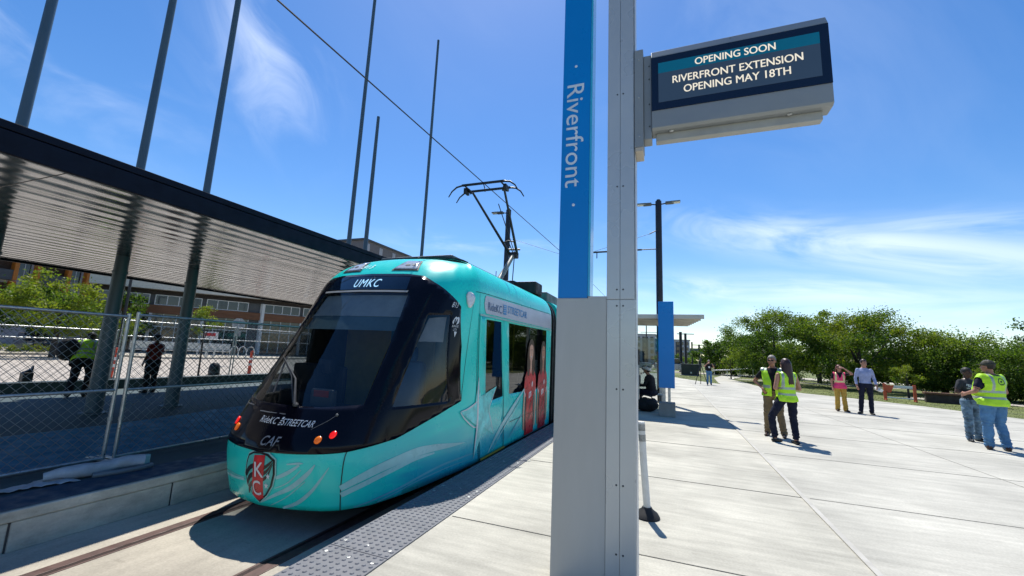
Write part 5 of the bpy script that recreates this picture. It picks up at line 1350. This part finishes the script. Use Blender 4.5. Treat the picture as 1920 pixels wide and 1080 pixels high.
tree('bright sapling on the lawn right of the tall shirted man', (12.2,29.2,0), 1.9, .8, .65, 1.25, 16, 100, .10, 42, (F_mid,F_lit,F_yel), tr=.045, group='saplings on the lawn')
tree('leafy sapling on the lawn just left of the tee shirted man', (15.0,29.3,0), 1.9, .8, .75, 1.3, 16, 100, .10, 43, (F_mid,F_lit,F_lit), tr=.045, group='saplings on the lawn')
GL = 'street trees beyond the road'
tree('dark street tree at the left edge of the frame', (-46.5,12.2,-.25), 5.6, 3.3, 2.0, 3.7, 50, 150, .24, 51, group=GL)
tree('sunlit yellow green street tree behind the crouching worker', (-42.0,16.6,-.25), 6.2, 3.2, 2.35, 3.8, 60, 160, .22, 52, (F_mid,F_lit,F_yel), group=GL)
tree('lower bright street tree seen beside the mast column', (-41.8,19.6,-.25), 3.6, 1.7, 1.3, 2.3, 28, 120, .18, 53, (F_mid,F_lit,F_yel), group=GL)
for k, (x, y, lab) in enumerate(((-55,14.5,'dark street tree behind the parked vehicles on the left'),(-54,20,'dark street tree behind the sunlit street tree'),(-52.5,25,'dark street tree in front of the apartment balconies'))):
    tree(lab, (x,y,-.25), 6, 3.4, 2.5, 3.6, 45, 140, .28, 60+k, (F_dark,F_dark,F_mid), group=GL)
tree('slim young tree in front of the glass fronted building', (-18.3,11.75,-.25), 3.2, .62, .62, 2.55, 18, 110, .085, 71, (F_mid,F_lit,F_yel), tr=.035, lean=(.0,.05), nlimb=8)
for k in range(6):
    x = -49.0+.42*k; y = 16.4+.85*k
    tree(('first low yellow green shrub of the parking island, at its left end','second yellow green shrub of the parking island','third yellow green shrub of the parking island','fourth yellow green shrub of the parking island','fifth yellow green shrub of the parking island','last yellow green shrub of the parking island, at its right end')[k], (x,y,-.08), .7, .75, .30, .28, 12, 90, .11, 80+k, (F_mid,F_yel,F_yel), name='shrub', trunk=False, group='shrubs on the parking island')
for k, (x, y) in enumerate(((-1.0,92),(2.4,88),(5.0,95),(8.5,100))):
    tree(('far bush left of the second pylon','far bush under the thick black poles','far bush left of the tripod','far bush under the green bridge')[k], (x,y,-.1), 3, 2.3, 1.3, 1.5, 22, 90, .30, 90+k, group='far bushes by the street', trunk=False, name='shrub')

# ================================================================ BUILDINGS
M_pan = pm('facade_pale', (.36,.37,.40), .7, var=.06, vs=.6); M_pan2 = pm('facade_white', (.48,.49,.52), .7, var=.05, vs=.6); M_dkpan = pm('facade_dark', (.06,.065,.07), .6)
M_gl = pm('building_glass', (.010,.014,.022), .06, var=.3, vs=.5, coat=.4); M_mull = pm('mullion_white', (.52,.53,.52), .5); M_brown = pm('fascia_brown', (.13,.048,.014), .6, var=.25, vs=2, stretch=(.3,.3,3)); M_orange = pm('balcony_orange', (.40,.13,.012), .6, var=.12); M_roofw = pm('roof_edge_white', (.50,.48,.42), .6)
def local(o_, ux, p):
    """facade frame: u along the facade, n outwards, z up"""
    u, n_, z = p; un = Vector((ux[1], -ux[0])); return (o_[0]+ux[0]*u+un.x*n_, o_[1]+ux[1]*u+un.y*n_, z)
class FB(MB):
    def fbox(s, o_, ux, u0, n0, z0, u1, n1, z1, mi=0):
        P = [local(o_, ux, p) for p in ((u0,n0,z0),(u1,n0,z0),(u1,n1,z0),(u0,n1,z0),(u0,n0,z1),(u1,n0,z1),(u1,n1,z1),(u0,n1,z1))]
        return s.add(P, [(3,2,1,0),(4,5,6,7),(0,1,5,4),(1,2,6,5),(2,3,7,6),(3,0,4,7)], mi)
bl = thing('glass_fronted_building', 'two storey glass fronted building with brown band and white roof edge behind the fences', 'building', (-50,36,-.25))
CA = (-47.4,36.8)
def wing(o_, end, sgn):
    d = Vector((end[0]-o_[0], end[1]-o_[1])); L_ = d.length; d.normalize()
    if sgn < 0: o2 = end; dd = (-d.x,-d.y)   # u runs so that n points to the road (+x)
    else: o2 = o_; dd = (d.x,d.y)
    f = FB()
    f.fbox(o2, dd, 0, -12, -.3, L_, -.25, 6.9); f.build('wall', M_dkpan, bl, world=True)
    f = FB(); f.fbox(o2, dd, 0, -.25, 4.15, L_, .10, 5.05); f.build('brown_band', M_brown, bl, world=True)
    f = FB(); f.fbox(o2, dd, -.1, -.25, 6.25, L_, .06, 6.70); f.build('eave_shade_band', pm('eave_shade_brown', (.018,.012,.009), .8), bl, world=True)  # brown band under the eave; soffit shadow put into its dark colour
    f = FB(); f.fbox(o2, dd, -.4, -6, 6.72, L_, .9, 7.75); f.build('roof_edge', M_roofw, bl, world=True)
    n = int(L_/4.6)
    for k in range(n+1):
        u0 = k*4.6+.25; u1 = min(L_-.15, u0+4.1)
        if u1-u0 < 1: continue
        f = FB(); f.fbox(o2, dd, u0, -.22, 5.10, u1, -.12, 6.2); w_ = f.build('window', M_gl, bl, world=True)
        f = FB(); q = max(2, int((u1-u0)/1.0))
        for i in range(q+1):
            u = u0+(u1-u0)*i/q; f.fbox(o2, dd, u-.04, -.121, 5.10, u+.04, -.04, 6.2)
        f.fbox(o2, dd, u0, -.12, 6.14, u1, -.045, 6.22); f.fbox(o2, dd, u0, -.12, 5.08, u1, -.045, 5.16)
        fr = f.build('frame', M_mull, w_)
        for v_ in fr.data.vertices: v_.co -= bl.location
        f = FB(); f.fbox(o2, dd, u0-.2, -.22, .15, u1+.2, -.14, 4.13); w_ = f.build('storefront', M_gl, bl, world=True)
        f = FB(); q = 4
        for i in range(q+1):
            u = u0-.2+(u1-u0+.4)*i/q; f.fbox(o2, dd, u-.035, -.141, .15, u+.035, -.06, 4.13)
        f.fbox(o2, dd, u0-.2, -.14, 2.7, u1+.2, -.065, 2.78)
        fr = f.build('frame', M_mull, w_)
        for v_ in fr.data.vertices: v_.co -= bl.location
        f = FB(); f.fbox(o2, dd, u0-.30, -.10, .0, u0-.05, .12, 4.149); f.build('pillar', M_mull, bl, world=True)
wing(CA, (-55.3,24.0), -1); wing(CA, (-41.2,49.5), 1)
m = MB(); m.box(CA[0]-.15,CA[1]-.15,0,CA[0]+.25,CA[1]+.2,6.2); m.build('corner_post', M_mull, bl, world=True)
m = MB(); m.beam((-58,18.5,2.35),(-52,27.8,2.35),2.2,.25); m.build('entrance_canopy', M_roofw, bl, world=True)

ap = thing('apartment_building', 'tall grey apartment block with orange balconies glimpsed under the canopy', 'building', (-76,25,-.25))
m = MB(); m.box(-92,-10,-.3,-72.3,58,17.5); m.build('wall', M_pan, ap, world=True)
for k in range(5):
    y = 16.5+4.6*k
    for zz in (4.4,7.6,10.8):
        m = MB(); m.box(-72.3,y,zz,-72.22,y+2.4,zz+2.7); m.build('balcony_recess', pm('recess_brown',(.05,.022,.008),.7), ap, world=True)
        for yy in (y-.35, y+2.4):
            m = MB(); m.box(-72.3,yy,zz-.2,-71.3,yy+.35,zz+2.9); m.build('balcony_fin', M_orange, ap, world=True)
        m = MB(); m.box(-72.2,y,zz-.18,-71.4,y+2.4,zz); m.box(-71.46,y,zz,-71.42,y+2.4,zz+1.0); m.build('balcony', M_dkpan, ap, world=True)
        m = MB(); m.box(-72.3,y+3.0,zz+.5,-72.24,y+4.0,zz+2.3); w_ = m.build('window', M_gl, ap, world=True)
        m = MB(); m.box(-72.24-ap.location.x*0,y+3.46,zz+.5,-72.2,y+3.54,zz+2.3); fr = m.build('frame', M_mull, w_)
        for v_ in fr.data.vertices: v_.co -= ap.location
a2 = thing('apartment_building', 'grey flat roofed block rising over the canopy behind the mast tops', 'building', (-50,56,-.25))
m = MB(); m.box(-58,51,-.3,-45,63,18.3); m.build('wall', pm('facade_greybrown', (.15,.135,.135), .7), a2, world=True)
m = MB(); m.box(-58.2,50.8,18.3,-44.8,63.2,18.6); m.build('roof', M_dkpan, a2, world=True)
for y in (52.5,56,59.5):
    m = MB(); m.box(-45,y,14.6,-44.92,y+1.6,16.6); m.build('window', M_gl, a2, world=True)
for y in (51.4, 54.6, 58.1):
    m = MB(); m.box(-45,y,15.0,-44.95,y+.8,17.9); m.build('panel', M_pan, a2, world=True)
a3 = thing('apartment_building', 'orange brown topped block far behind the canopy end', 'building', (-52,72,-.25))
m = MB(); m.box(-58,66,-.3,-50,78,20.2); m.build('wall', pm('facade_ochre', (.26,.15,.05), .7, var=.15), a3, world=True)
m = MB(); m.box(-58.2,65.8,20.2,-49.8,78.2,20.5); m.build('roof', M_brown, a3, world=True)

def far_block(label, x0, y0, x1, y1, h, bays, fl, seed):
    t = thing('apartment_building', label, 'building', ((x0+x1)/2, y0, -.2), 0, 'pale apartment blocks in the distance')
    m = MB(); m.box(x0,y0,-.3,x1,y1,h); m.build('wall', M_pan2, t, world=True)
    m = MB(); m.box(x0-.3,y0-.3,h,x1+.3,y1+.3,h+.35); m.build('roof', M_pan, t, world=True)
    rnd = random.Random(seed); w = (x1-x0)/bays
    for i in range(bays):
        if i % 3 == 1:
            m = MB(); m.box(x0+w*i+.15,y0-.08,.3,x0+w*(i+1)-.15,y0,h-.6); m.build('dark_bay', M_dkpan, t, world=True)
        for k in range(fl):
            z = 1.2+k*(h-1)/fl; m = MB(); m.box(x0+w*i+w*.28,y0-.14,z,x0+w*i+w*.72,y0-.081 if i%3==1 else y0,z+(h/fl)*.55); m.build('window', M_gl, t, world=True)
    for j in range(6):
        for k in range(fl):
            z = 1.2+k*(h-1)/fl; y = y0+2+(y1-y0-3)*j/6; m = MB(); m.box(x1,y,z,x1+.06,y+1.8,z+(h/fl)*.55); m.build('window', M_gl, t, world=True)
far_block('pale apartment block in the distance left of the second pylon', -24,150,-4.2,175,9.6,9,4,1)
far_block('pale apartment block in the distance right of the second pylon', -5,195,8.6,230,10.0,7,4,2)
br = thing('bridge', 'long green grey girder bridge on the horizon left of the grove', 'bridge', (35,255,0))
m = MB(); m.box(8,253,5.4,140,262,7.4); m.box(8,252.6,7.4,140,253,8.3); m.build('girder', pm('bridge_green', (.10,.15,.14), .7), br, world=True)
for x in (10,22,34,50,70,95,120):
    m = MB(); m.box(x,254,-.5,x+1.6,261,5.4); m.build('pier', M_conc, br, world=True)
o3 = MB(); o3.box(5,180,2.6,60,186,3.4)
for x in (8,20,32,44): o3.box(x,181,-.3,x+1,185,2.6)
o = o3.build('ramp_bridge', M_conc, None); tag(o, 'low concrete ramp bridge beneath the green girder bridge', 'bridge')

# ================================================================ SMALL THINGS, FAR RIGHT
def street_pole(label, x, y, h, r, arms, group='black street poles in the distance'):
    t = thing('street_pole', label, 'street pole', (x,y,0), 0, group)
    m = MB(); m.lathe([(r*1.5,0),(r*1.5,.1),(r,.15),(r*.9,h)], 10); m.build('pole', M_black, t, smooth=True)
    for sx in arms:
        m = MB(); m.bbox(min(0,sx),-.07,h-.14,max(0,sx),.07,h-.04,.01); m.build('lamp_arm', M_black, t)
    return t
for args in (('thick black pole with no lamp, right of the second pylon',1.5,59,5.2,.20,()),('thick black pole with double lamp arms beside a lampless one',2.2,62,5.2,.18,(-1.1,1.1)),('shorter slim black pole in front of the pale right block',3.2,66,4.2,.12,()),
             ('black pole with thin double arms left of the tripod',4.4,70,4.0,.16,(-1,.9)),('black pole with a broad lamp head behind the far man',5.3,70,3.5,.16,(-.5,.6)),('black post right of the broad headed lamp pole',5.6,60,3.0,.13,()),('black post behind the far man',6.6,60,3.1,.13,()),('black post left of the light green sapling',7.6,60,3.0,.13,()),
             ('thin lamp post with one arm left of the second pylon',-3.6,76,7.4,.10,(-1.3,)),('thin black pole with wide crossarm left of the second pylon',-2.4,100,7.6,.12,(-3.5,3.5))):
    street_pole(*args)
def put(name, label, cat, mb, mat, **kw):
    o = mb.build(name, mat, None, **kw); return tag(o, label, cat)
ub = thing('utility_box', 'dark green utility box on the lawn edge right of the second pylon', 'utility box', (2.05,47.6,0))
m = MB(); m.bbox(-.85,-.7,0,.85,.7,1.08,.03); m.build('cabinet', pm('box_green_black', (.012,.022,.022), .5), ub); m = MB(); m.bbox(-.9,-.75,1.08,.9,.75,1.15,.02); m.build('lid', pm('box_green_black',0), ub)
m = MB(); m.bbox(-.95,-.8,-.03,.95,.8,.02,.01); m.build('pad', M_conc, ub); m = MB(); m.bbox(.0,-.715,.2,.16,-.70,.36,.004); m.build('plate', M_steel, ub)
hr = thing('handrail', 'pale metal handrail on the lawn right of the far man', 'handrail', (7.0,50,0))
m = MB(); m.tube([(-2.6,0,.55),(2.6,-.4,1.1)], .06, 8); m.build('rail', M_silverp if False else M_pipe, hr)
for k in range(5):
    x = -2.4+1.2*k; m = MB(); m.tube([(x,-.08*(k),0),(x,-.08*k,.55+.115*k)], .035, 6); m.build('post', M_pipe, hr)
bc = thing('barricade', 'orange and white folding work barricade standing on the lawn', 'barricade', (10.75,26.55,-.02), R_(-15))
for x in (-.55,.55):
    m = MB(); m.bbox(x-.06,-.04,0,x+.06,.04,.80,.01); m.bbox(x-.04,-.3,0,x+.04,.3,.05,.01); m.build('leg', pm('barricade_orange', (.55,.10,.04), .6), bc)
m = MB(); m.bbox(-.60,-.02,.62,.60,.02,.74,.006); m.build('top_board', K_white, bc); m = MB(); m.bbox(-.60,-.02,.10,.60,.02,.16,.006); m.build('bottom_board', K_white, bc)
m = MB(); m.prism([(-.58,.74),(-.2,.74),(-.32,.40),(-.45,.36)], 'y', -.06, -.025); m.build('orange_flag', pm('barricade_orange',0), bc)
M_wood = pm('timber_brown', (.12,.055,.03), .8, var=.3, vs=3, stretch=(.4,3,3))
for lab, x0, y0, L_, rz in (('low timber seat wall beside the tee shirted man', 12.0,27.2,2.6,-14),('low timber seat wall behind the capped man at the frame edge', 14.6,22.6,3.4,-20)):
    t = thing('seat_wall', lab, 'seat wall', (x0,y0,-.03), R_(rz), 'low timber seat walls on the lawn'); m = MB(); m.bbox(0,-.2,0,L_,.2,.40,.02); m.build('base', pm('seat_wall_dark', (.04,.03,.025), .8), t); m = MB(); m.bbox(-.05,-.26,.40,L_+.05,.26,.50,.02); m.build('cap', M_wood, t)

# vehicles
def car(label, loc, rz, col, suv=True, group=None):
    t = thing('parked_car', label, 'car', loc, R_(rz), group); Lc, Wc = 4.7, .92; h = 1.72 if suv else 1.45
    side = [(-2.35,.45),(-2.33,.85),(-2.2,.98),(-1.25,1.06),(-.75,1.06),(.0,1.06),(1.9,1.06),(2.25,1.0),(2.35,.8),(2.33,.42),(2.1,.30),(-2.15,.30)]
    m = MB(); m.prism([(y,z) for y,z in side], 'x', -Wc, Wc); m.build('body', col, t, bevel=.06)
    g = [(-1.25,1.062),(-.55,h-.06),(.0,h-.05),(1.55,h-.08) if suv else (.9,h-.08),(2.1,1.062) if suv else (1.7,1.062)]
    m = MB(); m.prism(g, 'x', -Wc+.10, Wc-.10); m.build('windows', M_gl, t, bevel=.04)
    m = MB(); m.bbox(-Wc+.12,-.55,h-.07,Wc-.12,1.5 if suv else .85,h,.03); m.build('roof', col, t)
    for y in (-1.45,1.45):
        for sx in (-1,1):
            m = MB(); m.tube([(sx*(Wc-.2),y,.34),(sx*(Wc+.01),y,.34)], .34, 20); w_ = m.build('wheel', M_dark, t, smooth=True); m = MB(); m.tube([(sx*(Wc+.011),y,.34),(sx*(Wc+.025),y,.34)], .20, 14); m.build('rim', M_steel, w_)
    for sx in (-.7,.7):
        m = MB(); m.bbox(sx-.16,2.30,.78,sx+.16,2.365,.96,.01); m.build('tail_light', M_red, t); m = MB(); m.bbox(sx-.18,-2.365,.70,sx+.18,-2.30,.84,.01); m.build('headlight', M_silverP if False else M_steel, t)
    return t
P_dk = pm('car_dark_blue', (.012,.016,.028), .25, coat=.6); P_bk = pm('car_black', (.010,.010,.011), .25, coat=.6); P_sv = pm('car_silver', (.35,.36,.37), .3, .4, coat=.5); P_wh = pm('car_white', (.6,.6,.6), .3, coat=.5); P_rd = pm('car_red', (.30,.012,.02), .3, coat=.5)
car('dark blue parked vehicle at the left edge behind the far fence', (-53.0,15.6,-.25), 78, P_dk); car('black parked vehicle next to the dark blue one on the left', (-53.4,19.8,-.25), 80, P_bk); car('dark parked vehicle partly behind the mast column', (-52.6,23.6,-.25), 80, P_dk, False)
car('red car half cut by the right edge of the frame', (20.4,28.4,-.05), 60, P_rd, False)
car('silver car parked beyond the shelter', (-4.4,57.5,-.02), 90, P_sv, False); car('white car parked beyond the shelter kiosk', (-9.5,58,-.02), 90, P_wh); car('silver car parked just right of the second pylon', (.6,57.5,-.02), 90, P_sv)

# ================================================================ SMALL THINGS, FAR LEFT
M_or = pm('delineator_orange', (.60,.055,.015), .5, var=.12); 
for lab, x, y, rz in (('orange marker post leaning beside the mast column', -21.4,10.3,5), ('orange and white marker post left of the streetcar windscreen', -21.0,16.05,0)):
    t = thing('marker_post', lab, 'marker post', (x,y,-.25), 0, 'orange marker posts on the road'); t.rotation_euler = (0, R_(rz), 0)
    m = MB(); m.lathe([(.22,0),(.22,.04),(.10,.07)], 12); m.build('base', M_dark, t)
    m = MB(); m.lathe([(.085,.05),(.075,.95),(.055,1.12),(.075,1.20),(.06,1.28)], 14); m.build('post', M_or, t, smooth=True)
    for z in (.50,.78):
        m = MB(); m.lathe([(.0835,z),(.081,z+.13)], 14); m.build('white_band', K_white, t, smooth=True)
for lab, y, h in (('rounded black bollard behind the low wall', 10.65, .68), ('narrow black bollard near the left frame edge', 5.83, .55)):
    t = thing('bollard', lab, 'bollard', (-15.75,y,-.25), 0, 'black bollards behind the low wall'); H = h+.25
    if h > .6:
        m = MB(); m.lathe([(.17,0),(.18,H*.5),(.185,H*.75),(.16,H*.92),(.09,H)], 16); m.build('body', M_black, t, smooth=True); m = MB(); m.lathe([(.186,H*.62),(.188,H*.68)], 16); m.build('band', M_grey, t)
    else:
        m = MB(); m.bbox(-.10,-.10,0,.10,.10,H-.08,.02); m.build('body', M_black, t); m = MB(); m.prism([(-.09,H-.08),(.09,H-.08),(.09,H+.10),(.06,H+.02)], 'x', -.05, .05); m.build('cap', M_black, t)
ss = thing('stop_sign', 'back of an octagonal traffic sign on a thin post before the glass building', 'sign', (-29.2,21.0,-.1))
m = MB(); m.tube([(0,0,0),(0,0,3.2)], .035, 8); m.build('post', M_steel, ss)
m = MB(); dirv = Vector((-29.2,21.0,0)).normalized(); sd2 = Vector((dirv.y,-dirv.x,0))
O8 = [(.40*math.cos(R_(22.5+45*k))/math.cos(R_(22.5)), .40*math.sin(R_(22.5+45*k))/math.cos(R_(22.5))) for k in range(8)]
va = [tuple(sd2*u + Vector((0,0,2.85+w)) + dirv*.04) for u, w in O8] + [tuple(sd2*u + Vector((0,0,2.85+w)) + dirv*.055) for u, w in O8]
m.add(va, [tuple(range(8)), tuple(reversed(range(8,16)))] + [(i,(i+1)%8,8+(i+1)%8,8+i) for i in range(8)]); m.build('octagon', pm('sign_back', (.30,.31,.31), .45, .4), ss)
m = MB(); m.beam(tuple(-sd2*.20+Vector((0,0,2.15))+dirv*.045), tuple(sd2*.20+Vector((0,0,2.15))+dirv*.045), .012, .40); m.build('plate', pm('sign_back',0), ss)
sg_ = thing('notice_board', 'small white notice board with red print before the bike hoops', 'sign', (-40.0,26.2,-.1))
m = MB(); m.tube([(0,0,0),(0,0,1.9)], .03, 8); m.build('post', M_steel, sg_); m = MB(); m.beam((-.55,-.35,2.0),(.55,.35,2.0),.03,.75); m.build('board', K_white, sg_)
m = MB(); m.beam((-.36,-.28,2.10),(.40,.21,2.10),.012,.28); bd_ = m.build('red_print', M_red, sg_)
# bike hoops
M_hoop = pm('hoop_steel', (.55,.56,.55), .3, .6)
def hoop():
    t = thing('bike_hoop', 'white steel bike hoop on the sunny pavement before the glass building', 'bike rack', (0,0,0), 0, 'row of identical bike hoops'); m = MB()
    P = [(0,-.38,0),(0,-.36,.6)] + [(0,-.30*math.cos(a*math.pi/8),.72+.36*math.sin(a*math.pi/8)) for a in range(0,9)] + [(0,.36,.6),(0,.38,0)]
    m.tube(P, .045, 8); m.build('tube', M_hoop, t, smooth=True)
    for y in (-.38,.38):
        m = MB(); m.lathe([(.10,0),(.10,.02)], 10, (0,y,0)); m.build('foot', M_hoop, t)
    return t
h0 = hoop(); spots = [(-41.9,26.9),(-41.55,27.45),(-41.2,28.0),(-40.55,29.1),(-40.2,29.7),(-39.85,30.3)]
for i, (x, y) in enumerate(spots):
    t = h0 if i == 0 else dup(h0, (0,0,0)); t.location = (x,y,-.10); t.rotation_euler = (0,0,R_(-22))
# perforated white benches
def wbench(lab, x, y, rz):
    t = thing('pavement_bench', lab, 'bench', (x,y,-.10), R_(rz), 'pale metal benches on the far pavement')
    m = MB(); m.bbox(-2.0,-.25,.42,2.0,.25,.50,.02); m.build('seat', M_hoop, t)
    m = MB(); m.bbox(-2.0,.22,.55,2.0,.28,1.25,.02); m.build('backrest', M_hoop, t)
    for x_ in (-1.7,-.55,.55,1.7):
        m = MB(); m.beam((x_,-.22,0),(x_+.12,.2,.45),.06,.06); m.build('leg', M_hoop, t)
wbench('pale metal bench left of the red shirted worker', -45.8,25.3,62); wbench('pale metal bench left of the bike hoops', -43.9,28.6,60)
lp = thing('street_pole', 'slim dark street pole in front of the glass building, left of the thick column', 'street pole', (-39.5,19.2,-.25))
m = MB(); m.lathe([(.16,0),(.16,.3),(.11,.35),(.09,7.5)], 10); m.build('pole', M_black, lp); m = MB(); m.bbox(0,-.1,7.4,1.4,.1,7.5,.02); m.build('lamp_arm', M_black, lp)
